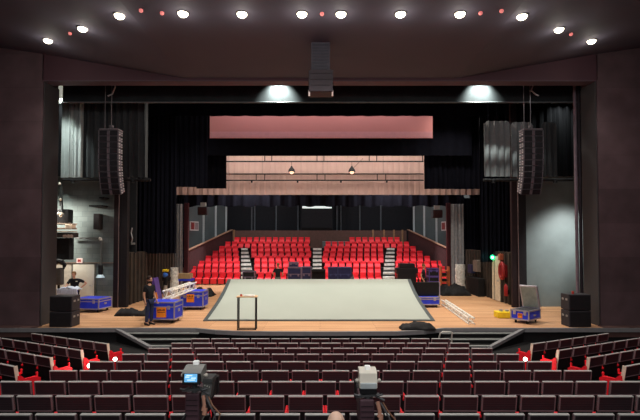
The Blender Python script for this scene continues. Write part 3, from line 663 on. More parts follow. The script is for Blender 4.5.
# line arrays
def line_array(sgn, label):
    Y = 18.35; x = sgn * -1
    xc = X_(107, Y) if sgn < 0 else X_(535, Y)
    zt = Z_(129.5, Y)
    t = thing('line_array', label, 'loudspeaker array', (xc, Y, zt), group='curved hanging line arrays')
    y, z, ang = 0.0, -.02, math.radians(-1); hgt = .236
    for k in range(11):
        ang_k = math.radians([0, 0, .5, 1, 2, 4, 7, 11, 15, 19, 23][k])
        Xm = Matrix.Translation((0, y, z)) @ Matrix.Rotation(ang_k, 4, 'X')
        red = k >= 5
        cab = MB(); cab.X = Xm
        cab.prism([(0, -hgt + .012), (.36, -hgt + .035), (.36, -.03), (0, -.012)], -.40, .40, 'x')
        cb = cab.build('array_module', M('array_cab', (98, 92, 98), .55, var=.1), t)
        g = MB(); g.X = Xm
        for a, b in ((-.355, -.06), (.06, .355)): g.box(a, b, -.012, .004, -hgt + .024, -.022)
        g.build('grille', M('array_grille', (22, 20, 25), .6), cb)
        g = MB(); g.X = Xm; g.box(-.03, .03, -.016, .0, -hgt + .02, -.02); g.build('centre_strip', M('array_strip', (96, 84, 90), .5), cb)
        g = MB(); g.X = Xm; sx = -sgn * .41
        for yy in (.07, .30): g.tube([(sx - .012, yy, -.07), (sx + .012, yy, -.07)], .022, 8); g.tube([(sx - .012, yy, -.17), (sx + .012, yy, -.17)], .022, 8)
        g.build('lit_rigging_hole', M('array_hole_lit', (200, 196, 196), .4), cb)  # pale dots for lit rigging holes, brightness put into the colour
        v = Xm.to_3x3() @ Vector((0, 0, -hgt)); y += v.y; z += v.z
    fb = MB(); fb.box(-.38, .38, .0, .5, -.01, .05, .01); fb.obox((0, .25, .05), (0, .25, .18), .08, .10); fb.tube([(0, .25, .14), (0, .25, .22)], .09, 10); fb.build('fly_bar', M('flybar', (110, 104, 108), .5), t)
    for dx in (0, -sgn * -.26 if sgn < 0 else .26 * -1):
        MB().tube([(dx, .25, .05), (dx, .25, 12.98 - zt)], .014, 6).build('chain', M('chain_grey', (120, 116, 118), .5), t)
    cc = MB(); cc.tube([(.15, .25, 2.3), (.14, .25, 1.9), (.05, .25, 1.65), (.22, .2, 1.45), (.32, .2, 1.42)] if sgn > 0 else [(.12, .25, 2.3), (.13, .25, 1.8), (.02, .25, 1.5), (-.14, .2, 1.4)], .03, 7)
    cc.build('loose_cable', M('loose_cable', (170, 160, 160), .5), t, smooth=True)
line_array(-1, 'curved black loudspeaker array hanging before the dim grey drapes, door side')
line_array(1, 'curved black loudspeaker array hanging before bunched grey drapes, sign side')

# ------------------------------------------------------------------ raked dance platform
L0, R0 = X_(203.5, 18.05), X_(434.5, 18.05); zf, zb, yf_, yb = .03, 1.235, 18.05, 22.75
L1, R1 = X_(228, yb), X_(410.5, yb)
t = thing('raked_platform', 'large pale green sloping platform with dark edges in the middle of the stage', 'platform', (0, yf_, 0))
dy = yb - yf_
mb = MB(); mb.prism([(0, .0), (dy, 0), (dy, zb - .02), (0, zf - .01)], L0 + .1, R0 - .1, 'x'); 
mb = MB(); n = 16; top = []; 
for i in range(n + 1):
    s = i / n; e = 0.10 * math.sin(PI * s)
    top.append((L0 + (L1 - L0) * s + e, R0 + (R1 - R0) * s - e, dy * s, zf + (zb - zf) * s))
vs = []; fs = []
for (a, b, y, z) in top: vs += [(a, y, z), (b, y, z), (a, y, 0), (b, y, 0)]
for i in range(n):
    q = i * 4; r_ = q + 4
    fs += [(q, q + 1, r_ + 1, r_), (q + 2, r_ + 2, r_ + 3, q + 3), (q, r_, r_ + 2, q + 2), (q + 1, q + 3, r_ + 3, r_ + 1)]
fs += [(0, 2, 3, 1), (n * 4, n * 4 + 1, n * 4 + 3, n * 4 + 2)]
mb.add(vs, fs); mb.build('slope', M('platform_edge', (70, 78, 80), .6), t)
mb = MB(); vs = []; fs = []
for (a, b, y, z) in top:
    yy = min(max(y, .06), dy - .07); zz_ = zf + (zb - zf) * yy / dy
    vs += [(a + .17, yy, zz_ + .004), (b - .17, yy, zz_ + .004), (a + .17, yy, zz_ + .016), (b - .17, yy, zz_ + .016)]
for i in range(n):
    q = i * 4; r_ = q + 4
    fs += [(q + 2, q + 3, r_ + 3, r_ + 2), (q, r_, r_ + 1, q + 1), (q, q + 2, r_ + 2, r_), (q + 1, r_ + 1, r_ + 3, q + 3)]
fs += [(0, 1, 3, 2), (n * 4, n * 4 + 2, n * 4 + 3, n * 4 + 1)]
mb.add(vs, fs); mb.build('dance_mat', M('platform_pale', (164, 171, 162), .55, var=.03, scale=.7), t)

# tall slim table at the stage edge
t = thing('tall_table', 'tall narrow table with thin black frame and pale wooden top at the stage edge', 'table', (X_(247, 16.25), 16.25, 0))
for dx in (-.31, .31):
    for dyy in (0, .26):
        MB().box(dx - .018, dx + .018, dyy - .018, dyy + .018, 0, 1.13).build('leg', blk_metal, t)
for dyy in (0, .26): MB().box(-.33, .33, dyy - .015, dyy + .015, 0, .03).build('foot_rail', blk_metal, t)
MB().box(-.36, .36, -.04, .30, 1.13, 1.165, .006).build('table_top', M('table_wood', (226, 186, 140), .5), t)
tag(MB().box(-.12, .26, .0, .22, 0, .035, .005).build('paper_sheets', M('paper_white', (240, 240, 236), .6), loc=(X_(247, 16.25), 16.25, 1.167)), 'small stack of white paper lying on the tall narrow table', 'papers')
tag(MB().tube([(0, 0, 0), (0, 0, .07)], .035, 10).build('red_cup', M('cup_red', (190, 60, 50), .5), loc=(X_(241.5, 16.3), 16.3, 1.167)), 'small red cup on the tall narrow table beside the papers', 'cup')

# ------------------------------------------------------------------ flight cases, loudspeakers, trusses
blue = M('case_blue', (40, 64, 222), .5, var=.1, scale=5, spec=.4)
alu = M('case_aluminium', (176, 172, 184), .35, metal=.5, var=.08, spec=.6)
orange = M('case_orange', (255, 146, 44), .5)
ink = M('label_ink', (60, 30, 40), .6)
def flight_case(label, loc, sx, sy, sz, rz=0, logo=None, body=blue, lid=None, wheels=True, group='blue wheeled flight cases', lidang=100, edge=alu):
    t = thing('flight_case', label, 'flight case', loc, rz, group)
    w0 = .13 if wheels else .0
    MB().box(-sx / 2, sx / 2, -sy / 2, sy / 2, w0, sz, .015).build('case_body', body, t)
    e = .022; mb = MB()
    for a in (-1, 1):
        for b in (-1, 1):
            mb.box(a * sx / 2 - e, a * sx / 2 + e, b * sy / 2 - e, b * sy / 2 + e, w0, sz)
            mb.box(-sx / 2, sx / 2, b * sy / 2 - e, b * sy / 2 + e, (w0, sz - 2 * e)[a > 0], (w0 + 2 * e, sz)[a > 0] + .004)
            mb.box(a * sx / 2 - e, a * sx / 2 + e, -sy / 2, sy / 2, (w0, sz - 2 * e)[b > 0], (w0 + 2 * e, sz)[b > 0] + .004)
    if lid is None:
        zl = w0 + (sz - w0) * .72
        mb.box(-sx / 2 - .006, sx / 2 + .006, -sy / 2 - .008, sy / 2 + .008, zl - .022, zl + .022)
    mb.build('edge_frame', edge, t)
    for a in (-.3, .3):
        g = MB(); zl = w0 + (sz - w0) * .66; g.box(a * sx - .055, a * sx + .055, -sy / 2 - .03, -sy / 2 - .004, zl - .05, zl + .09, .01); g.build('latch', edge, t)
    g = MB(); g.box(sx / 2 + .004, sx / 2 + .03, -.09, .09, w0 + (sz - w0) * .4, w0 + (sz - w0) * .56, .008); g.build('side_handle', edge, t)
    if wheels:
        for a in (-1, 1):
            for b in (-1, 1):
                g = MB(); cx, cy = a * (sx / 2 - .12), b * (sy / 2 - .12)
                g.tube([(cx - .02, cy, .05), (cx + .02, cy, .05)], .05, 12); g.box(cx - .035, cx + .035, cy - .035, cy + .035, .095, .13); g.build('castor', blk_metal, t)
    if logo:
        lx0, lx1, lz0, lz1 = logo; y = -sy / 2 - .006
        p = MB().box(lx0, lx1, y - .004, y + .004, lz0, lz1).build('orange_label', orange, t)
        g = MB(); wd = lx1 - lx0; hh = lz1 - lz0
        for q in range(4): g.box(lx0 + wd * (.12 + q * .2), lx0 + wd * (.24 + q * .2), y - .008, y - .004, lz0 + hh * .62, lz0 + hh * (.78 + .06 * (q % 2)))
        g.box(lx0 + wd * .12, lx0 + wd * .88, y - .008, y - .004, lz0 + hh * .48, lz0 + hh * .53)
        g.build('label_mark', ink, p)
    if lid:
        g = MB(); a = math.radians(lidang)
        g.X = Matrix.Translation((0, sy / 2, sz)) @ Matrix.Rotation(a, 4, 'X') if lid == 'rear' else Matrix.Translation((-sx / 2, 0, sz)) @ Matrix.Rotation(-a, 4, 'Y')
        if lid == 'rear':
            g.box(-sx / 2, sx / 2, -sy, 0, 0, .09, .01); lm = g.build('lid', edge, t)
            g2 = MB(); g2.X = g.X; g2.box(-sx / 2 + .05, sx / 2 - .05, -sy + .05, -.05, -.012, 0.0); g2.build('lid_lining', M('foam_greygreen', (150, 156, 146), .8), lm)
        else:
            g.box(0, sx, -sy / 2, sy / 2, 0, .07, .01); lm = g.build('lid', [M('lid_purple', (84, 62, 130), .5)], t)
            g2 = MB(); g2.X = g.X; g2.box(sx * .35, sx * .6, -sy / 2 - .008, -sy / 2 + .1, -.004, .074); g2.build('orange_label', orange, lm)
        MB().box(-sx / 2 + .03, sx / 2 - .03, -sy / 2 + .03, sy / 2 - .03, sz - .01, sz + .004).build('foam_interior', M('foam_dark', (60, 62, 66), .9), t)
    return t
def gnd(px, py): 
    Y = 18.0
    for _ in range(30):
        z = Z_(py, Y); Y = Y * CZ / (CZ - z) if CZ - z > .01 else Y
    return X_(px, Y), Y
x, y = gnd(163.7, 323.5)
flight_case('blue case with orange label and open lid beside the standing man', (x - .07, y + .45, 0), 1.05, .85, .80, math.radians(-4), logo=(-.16, .22, .22, .60))
# separate open lid leaning upright behind it
lx, ly = X_(160.5, 18.7), 18.7
t = thing('case_lid_board', 'purple case lid with orange label leaning upright behind the labelled blue case', 'case lid', (lx, ly, 0), 0)
mb = MB(); mb.obox((.12, 0, 0.02), (-.22, .0, 1.62), .5, .10, (1, 0, 0)); mb.build('board', M('lid_purple', (84, 62, 130), .5), t)
mb = MB(); mb.obox((-.02, -.255, .72), (-.09, -.255, 1.06), .02, .104, (1, 0, 0)); mb.build('orange_label', orange, t)
x, y = gnd(192, 310.3)
flight_case('blue case with orange label under the far end of the white truss', (x, y + .45, 0), 1.02, .9, .84, 0, logo=(-.22, .12, .36, .72))
x, y = gnd(95, 312.5)
flight_case('long blue case with grey frame near the white wing door', (x - .25, y + .45, 0), 1.15, .9, .60, math.radians(-10))
x, y = gnd(526, 324.5)
flight_case('small open blue case with upright grey lid on the sign side', (x + .17, y + .5, 0), .68, .90, .50, math.radians(-50), lid='rear', lidang=-74, logo=(-.08, .10, .2, .38))
x, y = gnd(504.5, 318.5)
t = thing('yellow_case', 'low bright yellow case with two small grey fittings on top', 'case', (x, y + .25, 0))
MB().box(-.29, .29, -.25, .25, 0, .25, .03).build('case_body', M('case_yellow', (240, 206, 40), .5), t)
MB().box(-.15, -.02, -.05, .05, .25, .33, .01).build('fitting', steel_m, t); MB().box(.08, .22, -.05, .05, .25, .32, .01).build('fitting', steel_m, t)
x, y = gnd(426, 308)
t = flight_case('blue wheeled base under a tall black screen beside the sloping platform', (x + .06, y + .5, 0), 1.12, .9, .50, 0)
o = MB().box(X_(414.5, y + .3) - x, X_(437.5, y + .3) - x, -.2, .0, .52, 1.16, .02).build('black_screen', M('screen_black', (14, 14, 16), .5), t)
mb = MB(); xx2 = X_(437.5, y + .3) - x; mb.box(xx2, xx2 + .04, -.24, .04, .5, 1.17); mb.build('screen_edge', alu, t)

# white ladder truss lying across two cases, and one on the floor
def ladder_truss(name_label, p0, p1, group, wd=.29):
    p0 = Vector(p0); p1 = Vector(p1); L_ = (p1 - p0).length
    t = thing('ladder_truss', name_label, 'truss', p0, 0, group); t.rotation_mode = 'QUATERNION'
    t.rotation_quaternion = (p1 - p0).to_track_quat('Y', 'Z')
    for a in (0, wd):
        for b in (-wd / 2, wd / 2): MB().tube([(b, 0, a), (b, L_, a)], .034, 8).build('chord', alu_w, t, smooth=True)
    mb = MB(); n = int(L_ / .3)
    for i in range(n):
        ya, yb2 = L_ * i / n, L_ * (i + 1) / n
        for b in (-wd / 2, wd / 2): mb.tube([(b, ya, 0 if i % 2 else wd), (b, yb2, wd if i % 2 else 0)], .014, 6)
        for a in (0, wd): mb.tube([(-wd / 2 if i % 2 else wd / 2, ya, a), (wd / 2 if i % 2 else -wd / 2, yb2, a)], .014, 6)
    mb.build('lattice', alu_w, t); return t
alu_w = M('truss_aluminium', (246, 244, 236), .4, metal=.2, var=.06, spec=.5)
ladder_truss('white lattice truss resting across the two labelled blue cases', (X_(167, 18.3), 18.3, .83), (X_(193.5, 21.8), 21.8, .87), 'white lattice trusses')
a = gnd(445.5, 306); b = gnd(471.5, 325)
ladder_truss('white lattice truss lying on the boards beside the black bundle', (b[0], b[1] + .1, .03), (a[0], a[1] + .4, .03), 'white lattice trusses', .2)

# big subwoofers at the stage corners
def subs(x0, x1, Y, top, label, cup=False):
    t = thing('subwoofer_stack', label, 'loudspeaker', ((x0 + x1) / 2, Y, 0), group='black subwoofers at the stage corners')
    hw = (x1 - x0) / 2; h = top / 2
    for k in range(2):
        cb = MB().box(-hw, hw, 0, .58, k * h + .01, (k + 1) * h - .01, .02).build('sub_cabinet', M('sub_body', (50, 48, 52), .6, var=.1), t)
        MB().box(-hw + .04, hw - .04, -.015, .0, k * h + .05, (k + 1) * h - .05).build('grille', M('sub_grille', (30, 28, 30), .6), cb)
        g = MB(); s_ = -1 if x0 > 0 else 1
        for yy in (.16, .42): g.box(s_ * hw - .01, s_ * hw + .012, yy - .06, yy + .06, k * h + h * .6, k * h + h * .72)
        g.build('side_handle', M('handle_pale', (150, 145, 140), .5), cb)
subs(X_(50.5, 16.75), X_(73, 16.75), 16.95 - .2, 1.12, 'stacked black subwoofers at the stage corner on the door side')
subs(X_(568, 16.75), X_(590, 16.75), 16.95 - .2, 1.18, 'stacked black subwoofers at the stage corner on the sign side')
x = X_(572, 16.95)
tag(MB().tube([(0, 0, 0), (0, 0, .1)], [.035, .045], 12).build('red_cup', M('cup_red', (190, 60, 50), .5), loc=(x, 16.95, 1.172)), 'small red cup standing on the sign-side subwoofer stack', 'cup')

# black cloth piles
def pile(name, label, x0, x1, y0, y1, h, seed, cat='cloth bundle', m=None, group='black bundles on the stage'):
    rnd = random.Random(seed); mb = MB(); nu, nv = 36, 14; vs = []; fs = []
    for j in range(nv + 1):
        for i in range(nu + 1):
            s, t_ = i / nu, j / nv
            x = x0 + (x1 - x0) * s; y = y0 + (y1 - y0) * t_
            e = math.sqrt(max(0, min(1, 6 * min(s, 1 - s)))) * math.sqrt(max(0, min(1, 3 * min(t_, 1 - t_))))
            z = h * e * (.5 + .6 * noise.noise(Vector((x * 2.2, y * 2.2, seed))) + .25 * abs(noise.noise(Vector((x * 7, y * 7, seed)))))
            vs.append((x + .05 * noise.noise(Vector((x * 5, y * 5, 3))), y, max(0.0, z)))
    N_ = len(vs); vs += [(a, b, 0) for a, b, c in vs]
    for j in range(nv):
        for i in range(nu):
            a = j * (nu + 1) + i; b = a + nu + 1; fs.append((a, a + 1, b + 1, b))
    mb.add([(a - (x0 + x1) / 2, b - (y0 + y1) / 2, c) for a, b, c in vs[:N_]], fs)
    o = mb.build(name, m or M('bundle_black', (26, 26, 28), .8, var=.25, scale=8), smooth=True, loc=((x0 + x1) / 2, (y0 + y1) / 2, 0.0), fix=True)
    sm = o.modifiers.new('thick', 'SOLIDIFY'); sm.thickness = .02; sm.offset = -1
    return tag(o, label, cat, group)
pile('cloth_bundle', 'heap of black cloth and cables on the apron under the platform corner', X_(400, 16.4), X_(434, 16.4), 16.2, 16.75, .30, 21)
pile('cloth_bundle', 'long low black cloth sausage on the boards behind the standing man', X_(119, 19.6), X_(152, 19.6), 19.2, 20.0, .42, 9)
pile('cloth_bundle', 'wide heap of black cloth near the sign-side silver drape', X_(438, 27), X_(467, 27), 26.2, 28.0, .75, 5)
pile('cloth_bundle', 'low heap of black cloth before the stacked cases, door side of the red stand', X_(187, 26.3), X_(214, 26.3), 25.8, 26.9, .55, 12)

# stacks around the rear of the stage
purple = M('case_navy', (40, 42, 80), .55, var=.15); blackc = M('case_black', (24, 24, 28), .6, var=.15); edge_p = M('case_edge_purple', (120, 104, 124), .5)
YB = 28.6
def rear_case(px0, px1, pyt, label, body=purple, Y=YB, z0=0, sy=.7, edge=edge_p, wheels=False):
    x0, x1 = X_(px0, Y), X_(px1, Y); zt = Z_(pyt, Y)
    o = flight_case(label, ((x0 + x1) / 2, Y + sy / 2, z0), x1 - x0, sy, zt - z0, 0, body=body, wheels=wheels, group='road cases behind the platform', edge=edge)
    return o
rear_case(288, 301, 267.5, 'navy road case with purple-grey edges beside the seated worker')
rear_case(289, 298, 262.3, 'small navy case stacked on top of the purple-grey edged case', z0=Z_(267.4, YB) + .012, sy=.5)
rear_case(302, 311, 267, 'navy road case standing just before the middle stairs')
rear_case(328.5, 337.6, 267.5, 'navy road case just past the middle stairs', edge=M('case_edge_blue', (64, 68, 110), .5))
rear_case(338, 351, 267.5, 'wide navy road case with pale handles past the middle stairs', edge=M('case_edge_blue', (64, 68, 110), .5))
tag(pile('grey_cloth', 'crumpled grey cloth bundle on the boards before the wide navy case', X_(338, 27.5), X_(356, 27.5), 27.2, 28.1, 1.3, 4, m=M('grey_bundle', (104, 104, 106), .8), group=None), cat='cloth bundle')
t = thing('low_trolley', 'low black trolley with open shelf at the foot of the middle stairs', 'trolley', (X_(318.5, 28), 28, 0))
hz_ = Z_(269.5, 28)
MB().box(-.43, .43, 0, .6, hz_ - .12, hz_, .015).build('top_board', blackc, t); MB().box(-.43, .43, 0, .6, .32, .4, .01).build('shelf', M('trolley_shelf', (150, 150, 160), .5), t)
for a in (-.4, .4):
    for b in (.04, .56): MB().box(a - .025, a + .025, b - .025, b + .025, 0, hz_ - .12).build('leg', blk_metal, t)
MB().box(-.4, .4, .5, .55, .4, hz_ - .12).build('back_panel', blackc, t)
t = rear_case(243, 254.5, 271.5, 'black and silver case at the foot of the stairs nearest the door side', body=blackc)
# black stack at right behind platform
t = thing('black_equipment_stack', 'stepped stack of black equipment behind the platform corner', 'equipment stack', (X_(406.5, 28), 28, 0))
for (a, b, p0, p1) in ((398, 416, 272, 300), (396.5, 418, 268, 273.5), (400, 415, 263.5, 268)):
    MB().box(X_(a, 28) - X_(406.5, 28), X_(b, 28) - X_(406.5, 28), 0, .8, max(0, Z_(p1, 28)), Z_(p0, 28) - .01, .03).build('equipment_box', blackc, t)
MB().box(X_(405, 28) - X_(406.5, 28), X_(409, 28) - X_(406.5, 28), -.03, .0, .6, .75).build('label_plate', M('plate_grey', (140, 140, 150), .5), t)
rear_case(429, 438.5, 276.8, 'lower black case of a pair with purple edge beside the walking worker', body=blackc, Y=27.2, edge=M('case_edge_violet', (92, 76, 150), .5))
rear_case(429, 438.5, 268.5, 'upper black case of a pair with purple edge beside the walking worker', body=blackc, Y=27.2, z0=Z_(276.7, 27.2) + .012, edge=M('case_edge_violet', (92, 76, 150), .5))
t = thing('amber_rack', 'amber brown open rack holding dark gear beside the wide black heap', 'rack', (X_(445, 28.6), 28.6, 0))
h_ = Z_(266.5, 28.6)
for a in (-.24, .24): MB().box(a - .035, a + .035, 0, .4, 0, h_).build('upright', M('rack_amber', (190, 104, 64), .6), t)
for k in range(4): MB().box(-.22, .22, 0, .4, .2 + k * .34, .26 + k * .34).build('shelf', M('rack_amber', (190, 104, 64)), t)
for k in range(3): MB().box(-.16, .12, .03, .35, .265 + k * .34, .44 + k * .34, .03).build('stored_gear', blackc, t)
# door-side rear: silver wrapped bundle, beige crate on blue frame, marker post
def crinkle(name, label, cx, cy, r, z0, z1, m, seed):
    mb = MB(); n, k = 14, 18; vs = []; fs = []
    for j in range(k + 1):
        for i in range(n):
            a = 2 * PI * i / n; z = z0 + (z1 - z0) * j / k
            rr = r * (1 + .22 * noise.noise(Vector((math.cos(a) * 1.6, math.sin(a) * 1.6, z * 5 + seed))))
            vs.append((math.cos(a) * rr, math.sin(a) * rr * .8, z))
    for j in range(k):
        for i in range(n): a = j * n + i; b = j * n + (i + 1) % n; fs.append((a, b, b + n, a + n))
    fs += [tuple(range(n))[::-1], tuple(range(k * n, k * n + n))]
    mb.add(vs, fs); return tag(mb.build(name, m, smooth=True, loc=(cx, cy, 0)), label, 'wrapped bundle', 'silver wrapped bundles')
crinkle('wrapped_bundle', 'upright silver wrapped bundle beside the red column on the door side', X_(174.5, 27), 27, .24, 0.01, Z_(267.5, 27), M('silver_wrap', (226, 226, 218), .45, metal=.0, var=.3, scale=9, bump=.6), 1)
crinkle('wrapped_bundle', 'fat silver wrapped bundle at the foot of the gathered silver drape', X_(460, 29.2), 29.2, .31, 0.01, Z_(264.5, 29.2), M('silver_wrap', (196, 196, 186)), 8)
t = thing('crate_trolley', 'beige crate on a blue frame trolley between silver bundle and red seats', 'trolley', (X_(183.5, 27.6), 27.6, 0))
z1_, z2_ = Z_(279, 27.6), Z_(274, 27.6)
MB().box(-.42, .42, 0, .6, z1_, z2_ + .02, .02).build('crate', M('crate_beige', (176, 148, 108), .7), t)
MB().box(-.45, .5, -.02, .62, z1_ - .12, z1_, .01).build('blue_rail', blue, t)
for a in (-.4, .42): MB().box(a - .08, a + .08, 0, .55, 0, z1_ - .12, .01).build('leg', purple, t)
t = thing('utility_post', 'black post hung with a yellow cap and blue cloth in the door-side dark', 'post', (X_(166, 24.5), 24.5, 0))
zq = lambda py: Z_(py, 24.5)
mb = MB(); mb.tube([(0, 0, 0), (0, 0, zq(284))], .09, 10); mb.build('pale_foot', M('post_pale', (170, 160, 150), .5), t)
mb = MB(); mb.tube([(0, 0, zq(285)), (.06, 0, zq(279)), (.02, 0, zq(270))], [.1, .13, .09], 10); mb.box(-.18, .25, -.06, .1, zq(281), zq(277), .03); mb.build('upper_post', blackc, t)
MB().ball((0, -.03, zq(275)), .15, 12, 8, (1, .8, 1)).build('blue_cloth', M('cloth_blue', (60, 110, 200), .7), t, smooth=True)
MB().box(-.15, .15, -.1, .1, zq(271.8), zq(269.2), .04).build('yellow_cap', M('cap_yellow', (236, 204, 40), .5), t)
# wrapped equipment in front of the man at the white door
t = thing('wrapped_case', 'blue case under crumpled white plastic in front of the worker at the door', 'case', (X_(68.5, 19.2), 19.2, 0))
MB().box(-.42, .22, 0, .4, 0, Z_(291, 19.2), .02).build('blue_case', blue, t)
mb = MB(); vs = []; fs = []; nn = 14
for j in range(9):
    for i in range(nn + 1):
        s_, u_ = i / nn, j / 8; vs.append((-.44 + .78 * s_, -.04 + .56 * u_, Z_(291, 19.2) + .05 + .09 * noise.noise(Vector((s_ * 6, u_ * 5, 2))) + .09 * math.sin(PI * s_)))
for j in range(8):
    for i in range(nn): a = j * (nn + 1) + i; fs.append((a, a + 1, a + nn + 2, a + nn + 1))
mb.add(vs, fs)
for j in range(10):
    x = -.40 + j * .085; mb.tube([(x, -.05, Z_(291, 19.2) + .10), (x + .03, -.07, Z_(294, 19.2)), (x + .01 * (j % 3), -.03, Z_(298, 19.2) + .03 * (j % 2))], [.04, .05, .02], 6)
o = mb.build('plastic_cover', M('plastic_white', (200, 208, 226), .3, var=.15, scale=9, spec=.6), t, smooth=True); sm = o.modifiers.new('s', 'SOLIDIFY'); sm.thickness = .01
t = thing('stage_lamp_on_stand', 'folded black stage lamp standing by the pillar next to the worker', 'lamp', (X_(59.5, 20.2), 20.2, 0))
zq = lambda py: Z_(py, 20.2)
mb = MB(); mb.tube([(0, 0, 0), (0, 0, zq(280))], .05); mb.box(-.2, .2, -.15, .15, 0, .05, .01); mb.build('stand_pole', blk_metal, t)
MB().box(-.17, .17, -.12, .14, zq(285), zq(268), .05).build('lamp_body', M('lamp_body', (90, 84, 78), .6), t)
mb = MB(); mb.tube([(-.22, 0, zq(264)), (-.06, 0, zq(261)), (.12, 0, zq(262)), (.24, 0, zq(265)), (.2, 0, zq(269))], [.06, .11, .12, .09, .04], 8); mb.build('yoke', blk_metal, t, smooth=True)
# metal handrail by the right steps
t = thing('bent_handrail', 'bent steel handrail between the front row and the sign-side steps', 'handrail', (X_(446, 15.1), 15.1, -.5))
zq = lambda py: Z_(py, 15.1) + .5
xq = lambda px: X_(px, 15.1) - X_(446, 15.1)
MB().tube([(xq(438.5), 0, 0), (xq(438.5), 0, zq(337)), (xq(439.5), 0, zq(333.5)), (xq(442), 0, zq(331.9)), (xq(450), 0, zq(331.8)), (xq(451.3), 0, zq(332.6)), (xq(451), 0, zq(337)), (xq(450.3), 0, 0)], .024, 10).build('rail_tube', M('rail_steel', (200, 198, 188), .35, metal=.4), t, smooth=True)
MB().box(xq(448.6), xq(452), -.06, .06, 0, .02).build('foot_plate', steel_m, t)
# ------------------------------------------------------------------ auditorium chairs
wine = M('seat_back_wine', (60, 48, 53), .55, var=.1, scale=5, kind='grooves', spec=.4)
framec = M('seat_frame_mauve', (128, 110, 114), .45, var=.06, spec=.5)
topc = M('seat_top_lit', (176, 176, 172), .4, var=.05, spec=.5)  # backrest top edge, ceiling highlight painted in as pale grey
redc = M('seat_red', (240, 30, 44), .6, var=.1, scale=15)
shellc = M('seat_shell_black', (24, 22, 24), .7, var=.1)
def back_X(): return Matrix.Translation((0, .10, .36)) @ Matrix.Rotation(math.radians(9), 4, 'X')
def theatre_chair():
    t = thing('theatre_chair', '', 'seat'); hw = .245; H = .50
    mb = MB(); mb.X = back_X(); mb.box(-hw, hw, 0, .035, 0, H - .012, .008); br = mb.build('backrest', shellc, t)
    mb = MB(); mb.X = back_X(); mb.box(-hw + .035, hw - .035, .036, .08, .02, H - .06, .018); mb.build('front_upholstery', redc, br)
    mb = MB(); mb.X = back_X(); mb.box(-hw + .012, hw - .012, -.012, -.002, H - .212, H - .018); bp = mb.build('back_panel', wine, t)
    mb = MB(); mb.X = back_X()
    mb.box(-hw, -hw + .012, -.02, .03, H - .225, H - .01); mb.box(hw - .012, hw, -.02, .03, H - .225, H - .01); mb.box(-hw + .012, hw - .012, -.02, -.0, H - .225, H - .211)
    mb.build('panel_frame', framec, bp)
    mb = MB(); mb.X = back_X(); mb.box(-hw, hw, -.024, .020, H - .012, H + .004, .003); mb.build('top_rail', topc, bp)
    mb = MB(); mb.box(-.215, .215, .16, .56, .36, .45, .03); mb.build('seat_cushion', redc, t)
    for s in (-1, 1):
        mb = MB(); x = s * .256
        mb.box(x - .016, x + .016, .06, .46, .53, .575, .01); mb.mi = 1; mb.box(x - .012, x + .012, .10, .40, .12, .53); mb.build('armrest', [redc, shellc], t)
    mb = MB(); mb.box(-.2, .2, .24, .32, .02, .36); mb.box(-.24, .24, .16, .42, -.16, .03); mb.build('pedestal', shellc, t)
    return t
def add_end(o, s):
    # the aisle end of a row: red side panel, back edge strip with its light painted in as cream and little red arm posts
    x = s * .274
    mb = MB(); mb.prism([(.06, .0), (.50, .0), (.52, .52), (.46, .555), (.20, .58), (.12, .66), (.07, .66)], min(x, x + s * .02), max(x, x + s * .02), 'x'); mb.build('end_panel', redc, o)
    mb = MB(); mb.X = back_X(); mb.box(min(s * .246, s * .262), max(s * .246, s * .262), -.024, .05, -.05, .50, .004); mb.build('lit_edge_strip', M('edge_lit_cream', (232, 212, 190), .45), o)
    for q in (.256, -.256):
        mb = MB(); mb.tube([(q, .46, .54), (q, .46, .61)], .02, 8); mb.ball((q, .46, .62), .026, 8, 6); mb.build('arm_post', redc, o, smooth=True)
chair0 = theatre_chair(); used = False
def put_chair(x, y, rz, label, group, z=None):
    global used
    o = chair0 if not used else copy_tree(chair0)
    used = True; o.name = 'theatre_chair'
    o.location = (x, y, (zfloor(y) if z is None else z) + .02); o.rotation_euler = (0, 0, rz); o['label'] = label; o['group'] = group; return o
PITCH = .55
rowY = [5.75, 6.65, 7.6, 8.5, 9.4, 10.3, 11.15, 12.0, 12.85]
rown = [None, None, 19, 18, 17, 16, 15, 14, 13]
for i, Y in enumerate(rowY):
    if rown[i]:
        n = rown[i]; xs = [(-n / 2 + q + .5) * PITCH + .01 for q in range(n)]
    else:
        lim = 332 / F * Y + .1; off = .062 if i % 2 == 0 else .335
        off = (.334 if i == 0 else .0715)
        ks = [off + (k + .5) * PITCH for k in range(-14, 14)]; xs = [x for x in ks if abs(x) < lim]
    ri = 9 - i
    for q, x in enumerate(xs):
        if i == 1 and False: pass
        put_chair(x, Y - .0, 0, 'dark wine chair, %s from left, %s row back from stage, middle block' % (ORD[q + 1], ORD[ri]), 'wine chairs of the middle block', ztop(Y) - .895 + .024 * max(0, (8.2 - Y) / 2.4))
    # chair z: backrest tops follow the floor
TH = math.radians(26)
ends = []
side_rows = [(-5.70, 12.55), (-5.84, 11.45), (-5.90, 10.25), (-5.90, 9.05), (-5.85, 7.9)]
for sgn in (-1, 1):
    for r, (x0, y0) in enumerate(side_rows):
        for q in range(9):
            d = (q + .5) * PITCH
            x = x0 - math.cos(TH) * d; y = y0 + math.sin(TH) * d
            if x < -13.2 or y > 15.6: break
            if abs(x - .3) / y * F > 400: break
            if r == 0 and q > 5: break
            zz_ = ztop(y0) - .895 - (.10, .10, .07, .03, 0)[r]
            side = 'door-side' if sgn < 0 else 'sign-side'
            o = put_chair(-sgn * x, y, sgn * TH, 'dark wine chair, %s from aisle, %s slanting row back from stage, %s block' % (ORD[q + 1], ORD[r + 1], side),
                          'wine chairs of the slanting side blocks', zz_)
            if q == 0: ends.append((o, -sgn))
for o, s_ in ends: add_end(o, s_)
